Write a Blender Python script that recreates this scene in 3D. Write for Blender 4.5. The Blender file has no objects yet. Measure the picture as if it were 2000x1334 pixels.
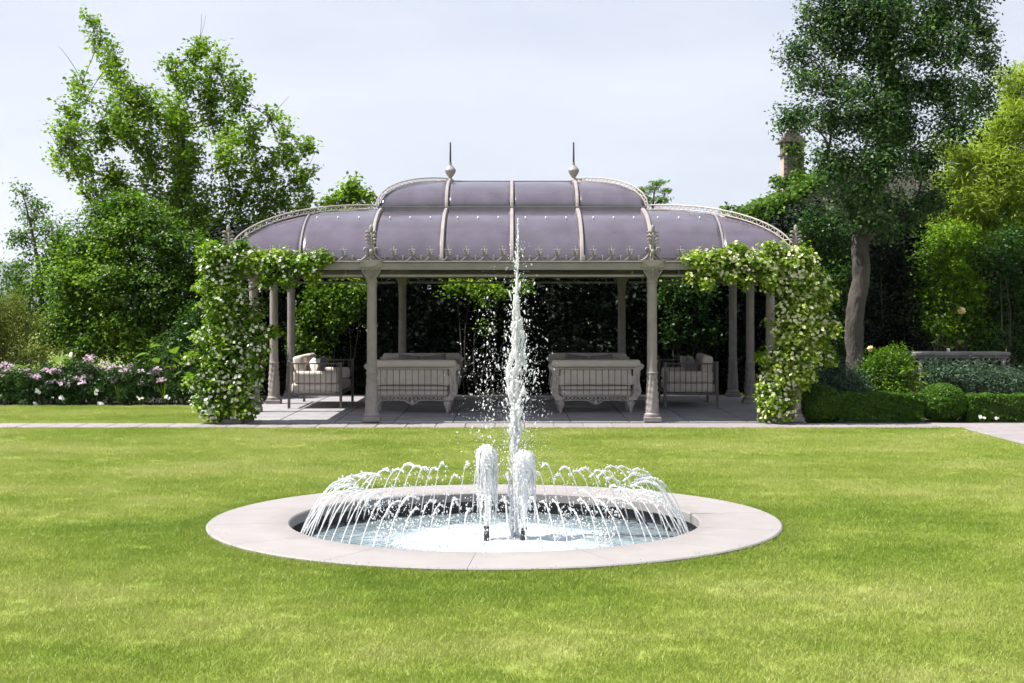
import bpy, math, random
import numpy as np
from mathutils import Vector, Matrix, Euler, noise as mnoise

# ------------------------------------------------------------------ camera, sky, sun, exposure
SC = bpy.context.scene
COL = SC.collection
random.seed(7)
RNG = np.random.default_rng(11)
R = math.radians
F, H = 2880.0, 1.98                       # focal length in photo pixels, eye height
def P(px, py, D):                         # photo pixel at distance D -> place in the garden
    return Vector(((px-1000.0)/F*D, D, H+(600.0-py)/F*D))

cam = bpy.data.cameras.new('camera'); cam_o = bpy.data.objects.new('camera', cam); COL.objects.link(cam_o)
cam.sensor_width = 36.0; cam.lens = F/2000.0*36.0; cam.shift_y = -67.0/2000.0
cam.clip_start = 0.1; cam.clip_end = 20000
cam_o.location = (0, 0, H); cam_o.rotation_euler = (R(90), 0, 0)
SC.camera = cam_o

SUN_EL, SUN_AZ = R(56), R(-94)            # azimuth from +Y, clockwise; the sun stands to the left
world = bpy.data.worlds.new('World'); SC.world = world; world.use_nodes = True
wn = world.node_tree.nodes; wl = world.node_tree.links; wn.clear()
w_out = wn.new('ShaderNodeOutputWorld'); w_bg = wn.new('ShaderNodeBackground'); w_bg.inputs['Strength'].default_value = 0.064
sky = wn.new('ShaderNodeTexSky'); sky.sky_type = 'NISHITA'; sky.sun_disc = False
sky.sun_elevation = SUN_EL; sky.sun_rotation = SUN_AZ; sky.dust_density = 2.0; sky.air_density = 1.0; sky.ozone_density = 1.5
w_tc = wn.new('ShaderNodeTexCoord'); w_map = wn.new('ShaderNodeMapping'); w_map.inputs['Scale'].default_value = (1.2, 1.2, 5.0)
w_n = wn.new('ShaderNodeTexNoise'); w_n.inputs['Scale'].default_value = 2.2; w_n.inputs['Detail'].default_value = 5; w_n.inputs['Roughness'].default_value = 0.5
w_r = wn.new('ShaderNodeMapRange'); w_r.inputs[1].default_value = 0.3; w_r.inputs[2].default_value = 0.7
w_r.inputs[3].default_value = 0.5; w_r.inputs[4].default_value = 1.0
w_mix = wn.new('ShaderNodeMix'); w_mix.data_type = 'RGBA'
w_mix.inputs[7].default_value = (6.7, 6.9, 7.75, 1)      # thin high cloud
wl.new(w_tc.outputs['Generated'], w_map.inputs['Vector']); wl.new(w_map.outputs[0], w_n.inputs['Vector'])
wl.new(w_n.outputs['Fac'], w_r.inputs[0]); wl.new(w_r.outputs[0], w_mix.inputs[0])
wl.new(sky.outputs[0], w_mix.inputs[6]); wl.new(w_mix.outputs[2], w_bg.inputs['Color']); wl.new(w_bg.outputs[0], w_out.inputs['Surface'])

sun = bpy.data.lights.new('sun', 'SUN'); sun.energy = 5.0; sun.angle = R(0.55); sun.color = (1.0, 0.955, 0.88)
sun_o = bpy.data.objects.new('sun', sun); COL.objects.link(sun_o)
sd = Vector((math.sin(SUN_AZ)*math.cos(SUN_EL), math.cos(SUN_AZ)*math.cos(SUN_EL), math.sin(SUN_EL)))
sun_o.rotation_euler = sd.to_track_quat('Z', 'Y').to_euler(); sun_o.location = sd*60

SC.render.engine = 'CYCLES'
SC.view_settings.view_transform = 'Standard'; SC.view_settings.look = 'None'
SC.view_settings.exposure = 1.08; SC.view_settings.gamma = 1.0
SC.cycles.use_denoising = True
SC.cycles.use_adaptive_sampling = True; SC.cycles.adaptive_threshold = 0.03
SC.cycles.max_bounces = 7; SC.cycles.diffuse_bounces = 5; SC.cycles.glossy_bounces = 2; SC.cycles.transmission_bounces = 4
SC.cycles.sample_clamp_indirect = 8.0

# ------------------------------------------------------------------ helpers: meshes
class MB:
    def __init__(self): self.v = []; self.f = []
    def add(self, vs, fs):
        o = len(self.v); self.v.extend([tuple(x) for x in vs]); self.f.extend([tuple(i+o for i in q) for q in fs])
    def box(self, x0, x1, y0, y1, z0, z1, bev=0.0):
        if bev <= 0:
            self.add([(x0,y0,z0),(x1,y0,z0),(x1,y1,z0),(x0,y1,z0),(x0,y0,z1),(x1,y0,z1),(x1,y1,z1),(x0,y1,z1)],
                     [(0,3,2,1),(4,5,6,7),(0,1,5,4),(1,2,6,5),(2,3,7,6),(3,0,4,7)]); return
        b = bev; vs = []
        for z, i in ((z0,b),(z0+b,0),(z1-b,0),(z1,b)):
            vs += [(x0+i,y0+i,z),(x1-i,y0+i,z),(x1-i,y1-i,z),(x0+i,y1-i,z)]
        fs = [(0,3,2,1),(12,13,14,15)]
        for k in range(3):
            for j in range(4):
                a = k*4+j; c = k*4+(j+1)%4; fs.append((a,c,c+4,a+4))
        self.add(vs, fs)
    def tube(self, pts, radii, n=6, caps=True):
        pts = [Vector(p) for p in pts]
        if not hasattr(radii, '__len__'): radii = [radii]*len(pts)
        vs, fs = [], []; up = None
        for i, p in enumerate(pts):
            d = (pts[min(i+1,len(pts)-1)]-pts[max(i-1,0)])
            d = d.normalized() if d.length > 1e-9 else Vector((0,0,1))
            if up is None:
                up = Vector((0,0,1)) if abs(d.z) < 0.9 else Vector((1,0,0))
            s = d.cross(up)
            if s.length < 1e-6: s = d.orthogonal()
            s.normalize(); u = s.cross(d); up = u
            for k in range(n):
                a = 2*math.pi*k/n
                vs.append(p+(s*math.cos(a)+u*math.sin(a))*radii[i])
        for i in range(len(pts)-1):
            for k in range(n):
                a = i*n+k; b = i*n+(k+1)%n; fs.append((a,b,b+n,a+n))
        if caps:
            fs.append(tuple(range(n-1,-1,-1))); fs.append(tuple(range((len(pts)-1)*n, len(pts)*n)))
        self.add(vs, fs)
    def lathe(self, prof, n=20, c=(0,0,0), mod=None):
        vs, fs = [], []
        for i, (r, z) in enumerate(prof):
            for k in range(n):
                a = 2*math.pi*k/n; rr = r if mod is None else r+mod(a, z, r)
                vs.append((c[0]+rr*math.cos(a), c[1]+rr*math.sin(a), c[2]+z))
        for i in range(len(prof)-1):
            for k in range(n):
                a = i*n+k; b = i*n+(k+1)%n; fs.append((a,b,b+n,a+n))
        fs.append(tuple(range(n-1,-1,-1))); fs.append(tuple(range((len(prof)-1)*n, len(prof)*n)))
        self.add(vs, fs)
    def ball(self, c, r, n=8, m=5):
        if not hasattr(r, '__len__'): r = (r,r,r)
        vs = [(c[0],c[1],c[2]-r[2])]; fs = []
        for i in range(1,m):
            t = -math.pi/2+math.pi*i/m
            for k in range(n):
                a = 2*math.pi*k/n; vs.append((c[0]+r[0]*math.cos(t)*math.cos(a), c[1]+r[1]*math.cos(t)*math.sin(a), c[2]+r[2]*math.sin(t)))
        vs.append((c[0],c[1],c[2]+r[2])); top = len(vs)-1
        for k in range(n):
            fs.append((0,1+(k+1)%n,1+k)); fs.append((top,top-n+k,top-n+(k+1)%n))
        for i in range(m-2):
            for k in range(n):
                a = 1+i*n+k; b = 1+i*n+(k+1)%n; fs.append((a,b,b+n,a+n))
        self.add(vs, fs)
    def prism(self, outline, y0, y1):            # outline in x,z
        n = len(outline)
        vs = [(x,y0,z) for x,z in outline]+[(x,y1,z) for x,z in outline]
        fs = [tuple(range(n)), tuple(range(2*n-1,n-1,-1))]
        for i in range(n): j = (i+1)%n; fs.append((i,i+n,j+n,j))
        self.add(vs, fs)
    def mesh(self, name, mat=None, smooth=False):
        me = bpy.data.meshes.new(name); me.from_pydata(self.v, [], self.f); me.update()
        if smooth: me.shade_smooth() if smooth is True else None
        if mat: me.materials.append(mat)
        return me
    def build(self, name, mat, parent=None, smooth=False):
        return link(name, self.mesh(name, mat, smooth), parent)

def link(name, me, parent=None, loc=None, rz=0.0):
    o = bpy.data.objects.new(name, me); COL.objects.link(o)
    if parent is not None: o.parent = parent
    if loc is not None: o.location = loc
    if rz: o.rotation_euler = (0,0,rz)
    return o
def tag(o, label=None, cat=None, group=None, kind=None):
    if label: o['label'] = label
    if cat: o['category'] = cat
    if group: o['group'] = group
    if kind: o['kind'] = kind
    return o
def thing(name, label, cat, loc=(0,0,0), rz=0.0, group=None):
    o = link(name, None, None, loc, rz); o.empty_display_size = 0.2
    return tag(o, label, cat, group)
def copy_tree(o, parent=None):
    c = o.copy(); COL.objects.link(c); c.parent = parent
    for ch in list(o.children): copy_tree(ch, c)
    return c
def smooth_angle(o, deg=35):
    me = o.data; me.shade_smooth()
    try: me.set_sharp_from_angle(angle=R(deg))
    except Exception: pass
    return o

def quads(name, V, mat, parent=None, kind=None):   # V: (N,4,3) numpy -> one mesh of N quads
    V = np.ascontiguousarray(V, dtype=np.float32); n = V.shape[0]
    me = bpy.data.meshes.new(name)
    me.vertices.add(n*4); me.vertices.foreach_set('co', V.reshape(-1))
    me.loops.add(n*4); me.loops.foreach_set('vertex_index', np.arange(n*4, dtype=np.int32))
    me.polygons.add(n); me.polygons.foreach_set('loop_start', np.arange(0, n*4, 4, dtype=np.int32))
    me.update(calc_edges=True)
    if mat: me.materials.append(mat)
    o = link(name, me, parent)
    if kind: o['kind'] = kind
    return o

def unit(a): return a/np.maximum(np.linalg.norm(a, axis=-1, keepdims=True), 1e-9)
def leaf_quads(C, out, L, W, up=0.95, ow=0.5, rnd=0.7, fold=0.22, droop=0.0, axis=None):
    n = len(C)
    nr = unit(np.array([0,0,up])+out*ow+RNG.normal(size=(n,3))*rnd)
    ax = RNG.normal(size=(n,3)) if axis is None else axis+RNG.normal(size=(n,3))*0.45
    ax[:,2] -= droop
    d = unit(ax-nr*np.sum(ax*nr, axis=1, keepdims=True)); s = np.cross(d, nr)
    sc = RNG.uniform(0.65, 1.3, size=(n,1)); l = L*sc; w = W*sc
    V = np.empty((n,4,3))
    V[:,0] = C-d*l*0.5; V[:,1] = C+s*w*0.5+nr*w*fold-d*l*0.06
    V[:,2] = C+d*l*0.5; V[:,3] = C-s*w*0.5+nr*w*fold-d*l*0.06
    return V
def sphere_dirs(n): return unit(RNG.normal(size=(n,3)))
def clumps(blobs, per_m2, shell=0.5):
    """blobs: (center, (rx,ry,rz)); clump centres spread through each blob, denser to the outside"""
    C, O = [], []
    for c, r in blobs:
        r = np.array(r); area = math.pi*((r[0]*r[2])+(r[0]*r[1])+(r[1]*r[2]))/3*4
        n = max(3, int(area*per_m2)); d = sphere_dirs(n)
        rad = RNG.uniform(0, 1, size=(n,1))**shell
        wob = 1+0.16*np.clip(RNG.normal(size=(n,1)),-1.6,1.6)
        C.append(np.array(c)+d*r*rad*wob); O.append(d)
    return np.concatenate(C), np.concatenate(O)
def leaves_from(cl, per, cr, L, W, flat=0.7, **kw):
    C, O = cl; k = RNG.poisson(per, size=len(C)); idx = np.repeat(np.arange(len(C)), k); n = len(idx)
    cs = (cr*RNG.uniform(0.6,1.4,size=len(C)))[idx][:,None]
    off = np.clip(RNG.normal(size=(n,3)),-1.7,1.7)*np.array([1,1,flat])*cs
    return leaf_quads(C[idx]+off, unit(O[idx]+off/np.maximum(cs,1e-6)*0.35), L, W, **kw)

# ------------------------------------------------------------------ helpers: materials
def nodes_of(name):
    m = bpy.data.materials.new(name); m.use_nodes = True; nt = m.node_tree; nt.nodes.clear()
    return m, nt, nt.nodes.new, nt.links.new
def ramp(nt, stops):
    r = nt.nodes.new('ShaderNodeValToRGB'); e = r.color_ramp.elements
    while len(e) < len(stops): e.new(0.5)
    for i, (p, c) in enumerate(stops): e[i].position = p; e[i].color = (*c, 1)
    return r
def leaf_mat(name, cols, trans=0.3, rough=0.5, patch=0.9, spec=0.2, tcol=(1.25,1.35,0.55)):
    m, nt, N, Lk = nodes_of(name)
    geo = N('ShaderNodeNewGeometry'); tc = N('ShaderNodeTexCoord')
    noi = N('ShaderNodeTexNoise'); noi.inputs['Scale'].default_value = patch; noi.inputs['Detail'].default_value = 2
    Lk(geo.outputs['Position'], noi.inputs['Vector'])
    add = N('ShaderNodeMath'); add.operation = 'MULTIPLY_ADD'; add.inputs[1].default_value = 0.62; 
    mr = N('ShaderNodeMapRange'); mr.inputs[1].default_value = 0.3; mr.inputs[2].default_value = 0.7; mr.inputs[3].default_value = 0.0; mr.inputs[4].default_value = 0.38
    Lk(noi.outputs['Fac'], mr.inputs[0]); Lk(geo.outputs['Random Per Island'], add.inputs[0]); Lk(mr.outputs[0], add.inputs[2])
    n = len(cols); rp = ramp(nt, [(i/(n-1), c) for i, c in enumerate(cols)]); Lk(add.outputs[0], rp.inputs[0])
    b = N('ShaderNodeBsdfPrincipled'); b.inputs['Roughness'].default_value = rough; b.inputs['Specular IOR Level'].default_value = spec
    Lk(rp.outputs[0], b.inputs['Base Color'])
    t = N('ShaderNodeBsdfTranslucent'); mul = N('ShaderNodeMix'); mul.data_type = 'RGBA'; mul.blend_type = 'MULTIPLY'; mul.inputs[0].default_value = 1
    mul.inputs[7].default_value = (*tcol, 1); Lk(rp.outputs[0], mul.inputs[6]); Lk(mul.outputs[2], t.inputs['Color'])
    mx = N('ShaderNodeMixShader'); mx.inputs[0].default_value = trans; Lk(b.outputs[0], mx.inputs[1]); Lk(t.outputs[0], mx.inputs[2])
    o = N('ShaderNodeOutputMaterial'); Lk(mx.outputs[0], o.inputs['Surface']); return m
def solid(name, c0, c1=None, scale=6.0, rough=0.6, metal=0.0, bump=0.1, bscale=None, detail=5, spec=0.5, stretch=(1,1,1), dist=0.01, obj_var=0.0):
    m, nt, N, Lk = nodes_of(name); c1 = c1 or tuple(x*0.8 for x in c0)
    tc = N('ShaderNodeTexCoord'); mp = N('ShaderNodeMapping'); mp.inputs['Scale'].default_value = stretch; Lk(tc.outputs['Object'], mp.inputs['Vector'])
    n1 = N('ShaderNodeTexNoise'); n1.inputs['Scale'].default_value = scale; n1.inputs['Detail'].default_value = detail; Lk(mp.outputs[0], n1.inputs['Vector'])
    rp = ramp(nt, [(0.32, c0), (0.7, c1)]); Lk(n1.outputs['Fac'], rp.inputs[0])
    b = N('ShaderNodeBsdfPrincipled'); b.inputs['Roughness'].default_value = rough; b.inputs['Metallic'].default_value = metal; b.inputs['Specular IOR Level'].default_value = spec
    col = rp.outputs[0]
    if obj_var > 0:
        oi = N('ShaderNodeObjectInfo'); hs = N('ShaderNodeHueSaturation'); mr = N('ShaderNodeMapRange'); mr.inputs[3].default_value = 1-obj_var; mr.inputs[4].default_value = 1+obj_var
        Lk(oi.outputs['Random'], mr.inputs[0]); Lk(mr.outputs[0], hs.inputs['Value']); Lk(col, hs.inputs['Color']); col = hs.outputs[0]
    Lk(col, b.inputs['Base Color'])
    rr = N('ShaderNodeMapRange'); rr.inputs[3].default_value = max(0.03, rough-0.1); rr.inputs[4].default_value = min(1, rough+0.1); Lk(n1.outputs['Fac'], rr.inputs[0]); Lk(rr.outputs[0], b.inputs['Roughness'])
    if bump > 0:
        n2 = N('ShaderNodeTexNoise'); n2.inputs['Scale'].default_value = bscale or scale*8; n2.inputs['Detail'].default_value = 4; Lk(mp.outputs[0], n2.inputs['Vector'])
        bp = N('ShaderNodeBump'); bp.inputs['Strength'].default_value = bump; bp.inputs['Distance'].default_value = dist; Lk(n2.outputs['Fac'], bp.inputs['Height']); Lk(bp.outputs[0], b.inputs['Normal'])
    o = N('ShaderNodeOutputMaterial'); Lk(b.outputs[0], o.inputs['Surface']); return m

M = {}
M['paint']   = solid('grey_beige_cast_iron', (0.265,0.236,0.23), (0.205,0.18,0.177), 5, 0.55, 0, 0.15, 40, spec=0.4)
M['paint_w'] = solid('pale_rib_paint', (0.305,0.278,0.268), (0.23,0.208,0.204), 6, 0.5, 0, 0.1, 40)
M['beam']    = solid('beam_paint', (0.235,0.212,0.212), (0.195,0.175,0.178), 4, 0.5, 0, 0.12, 40)
M['lead']    = solid('violet_grey_roof_sheet', (0.115,0.095,0.13), (0.075,0.058,0.08), 1.1, 0.17, 0.2, 0.05, 2.2, spec=0.5, stretch=(2.5,2.5,0.45), dist=0.02, obj_var=0.07)
next(n for n in M['lead'].node_tree.nodes if n.type == 'BSDF_PRINCIPLED').inputs['IOR'].default_value = 2.2
M['dark']    = solid('dark_iron', (0.045,0.042,0.045), (0.03,0.03,0.03), 8, 0.45, 0.2, 0.1)
M['fascia']  = solid('grey_fascia', (0.24,0.22,0.235), (0.19,0.175,0.19), 4, 0.5, 0, 0.1)
M['clip']    = solid('pale_clip', (0.75,0.75,0.78), (0.6,0.6,0.63), 8, 0.4, 0, 0)
M['stone']   = solid('cream_fountain_stone', (0.268,0.251,0.249), (0.24,0.224,0.223), 2.5, 0.75, 0, 0.2, 60, dist=0.004, obj_var=0.03)
def stain(m):
    nt = m.node_tree; N = nt.nodes.new; Lk = nt.links.new; b = next(n for n in nt.nodes if n.type == 'BSDF_PRINCIPLED'); src = b.inputs['Base Color'].links[0].from_socket
    tc = N('ShaderNodeTexCoord'); ln = N('ShaderNodeVectorMath'); ln.operation = 'LENGTH'; Lk(tc.outputs['Object'], ln.inputs[0])
    n1 = N('ShaderNodeTexNoise'); n1.inputs['Scale'].default_value = 3.2; n1.inputs['Detail'].default_value = 7; n1.inputs['Roughness'].default_value = 0.7; Lk(tc.outputs['Object'], n1.inputs['Vector'])
    mr = N('ShaderNodeMapRange'); mr.inputs[1].default_value = 1.86; mr.inputs[2].default_value = 2.22; mr.inputs[3].default_value = 0.5; mr.inputs[4].default_value = 0.0; Lk(ln.outputs['Value'], mr.inputs[0])
    a = N('ShaderNodeMath'); a.operation = 'ADD'; Lk(n1.outputs['Fac'], a.inputs[0]); Lk(mr.outputs[0], a.inputs[1])
    m2 = N('ShaderNodeMapRange'); m2.inputs[1].default_value = 0.62; m2.inputs[2].default_value = 1.0; m2.inputs[3].default_value = 0.0; m2.inputs[4].default_value = 0.3; Lk(a.outputs[0], m2.inputs[0])
    mx = N('ShaderNodeMix'); mx.data_type = 'RGBA'; mx.inputs[7].default_value = (0.115,0.10,0.095,1); Lk(m2.outputs[0], mx.inputs[0]); Lk(src, mx.inputs[6]); Lk(mx.outputs[2], b.inputs['Base Color'])
stain(M['stone'])
M['wet']     = solid('wet_basin_wall', (0.035,0.032,0.035), (0.015,0.014,0.018), 5, 0.25, 0, 0.4, 25)
M['path']    = solid('pinkish_paving', (0.265,0.24,0.246), (0.215,0.195,0.203), 3.5, 0.8, 0, 0.25, 50, dist=0.005, obj_var=0.07)
M['terrace'] = solid('grey_terrace_paving', (0.31,0.30,0.315), (0.235,0.228,0.245), 2.5, 0.75, 0, 0.25, 45, dist=0.005, obj_var=0.06)
M['iron']    = solid('taupe_iron', (0.45,0.40,0.375), (0.35,0.305,0.285), 9, 0.5, 0.1, 0.2, 40)
M['bar']     = solid('brown_bar', (0.11,0.092,0.09), (0.08,0.068,0.067), 9, 0.45, 0.2, 0.1)
M['cloth']   = solid('taupe_canvas', (0.60,0.53,0.485), (0.52,0.455,0.415), 4, 0.9, 0, 0.35, 160, dist=0.003)
M['cloth_d'] = solid('mauve_grey_canvas', (0.27,0.235,0.25), (0.22,0.19,0.205), 4, 0.9, 0, 0.35, 160, dist=0.003)
M['bark']    = solid('rough_bark', (0.085,0.071,0.063), (0.03,0.026,0.024), 5, 0.9, 0, 1.0, 14, stretch=(1,1,0.35), dist=0.05)
M['bark_l']  = solid('grey_bark', (0.075,0.062,0.054), (0.045,0.038,0.034), 6, 0.9, 0, 0.8, 18, stretch=(1,1,0.3), dist=0.03)
M['stem']    = solid('green_stem', (0.10,0.12,0.045), (0.07,0.08,0.03), 10, 0.7, 0, 0.2)
M['soil']    = solid('bed_soil', (0.05,0.038,0.028), (0.03,0.022,0.017), 5, 0.95, 0, 0.8, 25, dist=0.03)
M['hstone']  = solid('house_stone', (0.30,0.265,0.24), (0.2,0.175,0.16), 2, 0.85, 0, 0.6, 9, dist=0.03)
M['brick']   = solid('chimney_brick', (0.17,0.14,0.13), (0.11,0.09,0.085), 6, 0.85, 0, 0.6, 20, dist=0.02, obj_var=0.15)
M['render']  = solid('chimney_render', (0.42,0.36,0.31), (0.33,0.28,0.24), 3, 0.85, 0, 0.3)
M['hill']    = solid('hill_forest', (0.06,0.085,0.045), (0.04,0.06,0.035), 0.01, 0.95, 0, 0)
M['oldstone']= solid('weathered_stone', (0.22,0.205,0.195), (0.13,0.122,0.118), 6, 0.85, 0, 0.5, 30, dist=0.01)

M['lf_tree']  = leaf_mat('leaf_sweetgum', [(0.034,0.08,0.008),(0.095,0.18,0.012),(0.185,0.30,0.018),(0.30,0.43,0.035)], 0.45, 0.45, 0.5)
M['lf_bush']  = leaf_mat('leaf_hornbeam', [(0.010,0.032,0.004),(0.045,0.105,0.008),(0.13,0.245,0.012),(0.27,0.39,0.022)], 0.38, 0.45, 0.6)
M['lf_airy']  = leaf_mat('leaf_airy', [(0.045,0.10,0.018),(0.09,0.18,0.028),(0.16,0.27,0.045)], 0.4, 0.5, 0.6)
M['lf_yell']  = leaf_mat('leaf_yellow_green', [(0.085,0.12,0.02),(0.15,0.19,0.03),(0.22,0.26,0.045)], 0.3, 0.5, 0.7)
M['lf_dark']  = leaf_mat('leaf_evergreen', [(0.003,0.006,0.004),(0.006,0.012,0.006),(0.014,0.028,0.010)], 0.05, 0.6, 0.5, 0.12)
M['lf_oak']   = leaf_mat('leaf_holm_oak', [(0.006,0.020,0.008),(0.028,0.066,0.024),(0.085,0.16,0.05),(0.17,0.27,0.085)], 0.3, 0.45, 1.2)
M['lf_bamb']  = leaf_mat('leaf_bamboo', [(0.13,0.20,0.02),(0.26,0.34,0.04),(0.40,0.47,0.09)], 0.5, 0.5, 0.5)
M['lf_shrub'] = leaf_mat('leaf_shrub', [(0.006,0.022,0.004),(0.02,0.06,0.009),(0.085,0.18,0.022)], 0.28, 0.35, 0.9)
M['lf_blue']  = leaf_mat('leaf_blue_green', [(0.03,0.065,0.04),(0.055,0.10,0.06),(0.09,0.15,0.085)], 0.2, 0.45, 0.9)
M['lf_box']   = leaf_mat('leaf_box', [(0.018,0.055,0.005),(0.05,0.125,0.009),(0.12,0.225,0.018)], 0.25, 0.4, 2.5)
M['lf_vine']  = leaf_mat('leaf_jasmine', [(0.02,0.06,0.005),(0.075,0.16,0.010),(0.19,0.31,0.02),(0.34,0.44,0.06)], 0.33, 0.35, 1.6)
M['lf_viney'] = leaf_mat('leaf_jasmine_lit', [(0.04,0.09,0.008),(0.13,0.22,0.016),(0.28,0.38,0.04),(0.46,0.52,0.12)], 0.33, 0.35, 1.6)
M['lf_big']   = leaf_mat('leaf_broad', [(0.07,0.14,0.02),(0.13,0.22,0.03),(0.2,0.3,0.05)], 0.35, 0.4, 1.5)
M['lf_ivy']   = leaf_mat('leaf_ivy', [(0.02,0.06,0.008),(0.07,0.15,0.014),(0.15,0.26,0.03)], 0.3, 0.4, 0.8)
M['petal_w']  = leaf_mat('petal_white', [(0.72,0.74,0.62),(0.82,0.82,0.74),(0.86,0.86,0.84)], 0.25, 0.6, 2, 0.2, (1,1,0.95))
M['petal_c']  = leaf_mat('petal_cream', [(0.62,0.66,0.36),(0.74,0.74,0.5),(0.82,0.82,0.66)], 0.25, 0.6, 2, 0.2, (1,1,0.9))
M['petal_p']  = leaf_mat('petal_pink', [(0.50,0.30,0.42),(0.58,0.42,0.54),(0.66,0.56,0.62)], 0.25, 0.6, 2, 0.2, (1,0.95,1))
M['petal_y']  = leaf_mat('petal_peach', [(0.8,0.56,0.26),(0.84,0.66,0.38),(0.86,0.76,0.54)], 0.25, 0.6, 2, 0.2, (1,0.95,0.8))

def grass_mat():
    m, nt, N, Lk = nodes_of('mown_grass')
    geo = N('ShaderNodeNewGeometry'); oi = N('ShaderNodeObjectInfo')
    mp = N('ShaderNodeMapping'); mp.inputs['Scale'].default_value = (0.75, 1.0, 1.0); Lk(geo.outputs['Position'], mp.inputs['Vector'])
    n1 = N('ShaderNodeTexNoise'); n1.inputs['Scale'].default_value = 0.55; n1.inputs['Detail'].default_value = 5; n1.inputs['Roughness'].default_value = 0.55; Lk(mp.outputs[0], n1.inputs['Vector'])
    n2 = N('ShaderNodeTexNoise'); n2.inputs['Scale'].default_value = 3.0; n2.inputs['Detail'].default_value = 3; Lk(mp.outputs[0], n2.inputs['Vector'])
    # lusher, bluer grass where the fountain's spray keeps the ring of lawn wet
    cv = N('ShaderNodeVectorMath'); cv.operation = 'DISTANCE'; cv.inputs[1].default_value = (-0.157, 13.54, 0); Lk(geo.outputs['Position'], cv.inputs[0])
    wet = N('ShaderNodeMapRange'); wet.inputs[1].default_value = 2.6; wet.inputs[2].default_value = 4.6; wet.inputs[3].default_value = -0.11; wet.inputs[4].default_value = 0.03; Lk(cv.outputs['Value'], wet.inputs[0])
    a = N('ShaderNodeMath'); a.operation = 'ADD'; Lk(n1.outputs['Fac'], a.inputs[0]); Lk(wet.outputs[0], a.inputs[1])
    a2 = N('ShaderNodeMath'); a2.operation = 'MULTIPLY_ADD'; a2.inputs[1].default_value = 0.22; Lk(n2.outputs['Fac'], a2.inputs[0]); Lk(a.outputs[0], a2.inputs[2])
    a3 = N('ShaderNodeMath'); a3.operation = 'MULTIPLY_ADD'; a3.inputs[1].default_value = 0.16; Lk(geo.outputs['Random Per Island'], a3.inputs[0]); Lk(a2.outputs[0], a3.inputs[2])
    rp = ramp(nt, [(0.30, (0.115,0.205,0.03)), (0.53, (0.21,0.295,0.036)), (0.74, (0.315,0.375,0.082)), (0.98, (0.44,0.45,0.175))]); Lk(a3.outputs[0], rp.inputs[0])
    b = N('ShaderNodeBsdfPrincipled'); b.inputs['Roughness'].default_value = 0.5; b.inputs['Specular IOR Level'].default_value = 0.3; Lk(rp.outputs[0], b.inputs['Base Color'])
    t = N('ShaderNodeBsdfTranslucent'); Lk(rp.outputs[0], t.inputs['Color'])
    mx = N('ShaderNodeMixShader'); mx.inputs[0].default_value = 0.35; Lk(b.outputs[0], mx.inputs[1]); Lk(t.outputs[0], mx.inputs[2])
    o = N('ShaderNodeOutputMaterial'); Lk(mx.outputs[0], o.inputs['Surface']); return m
M['grass'] = grass_mat()
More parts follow.
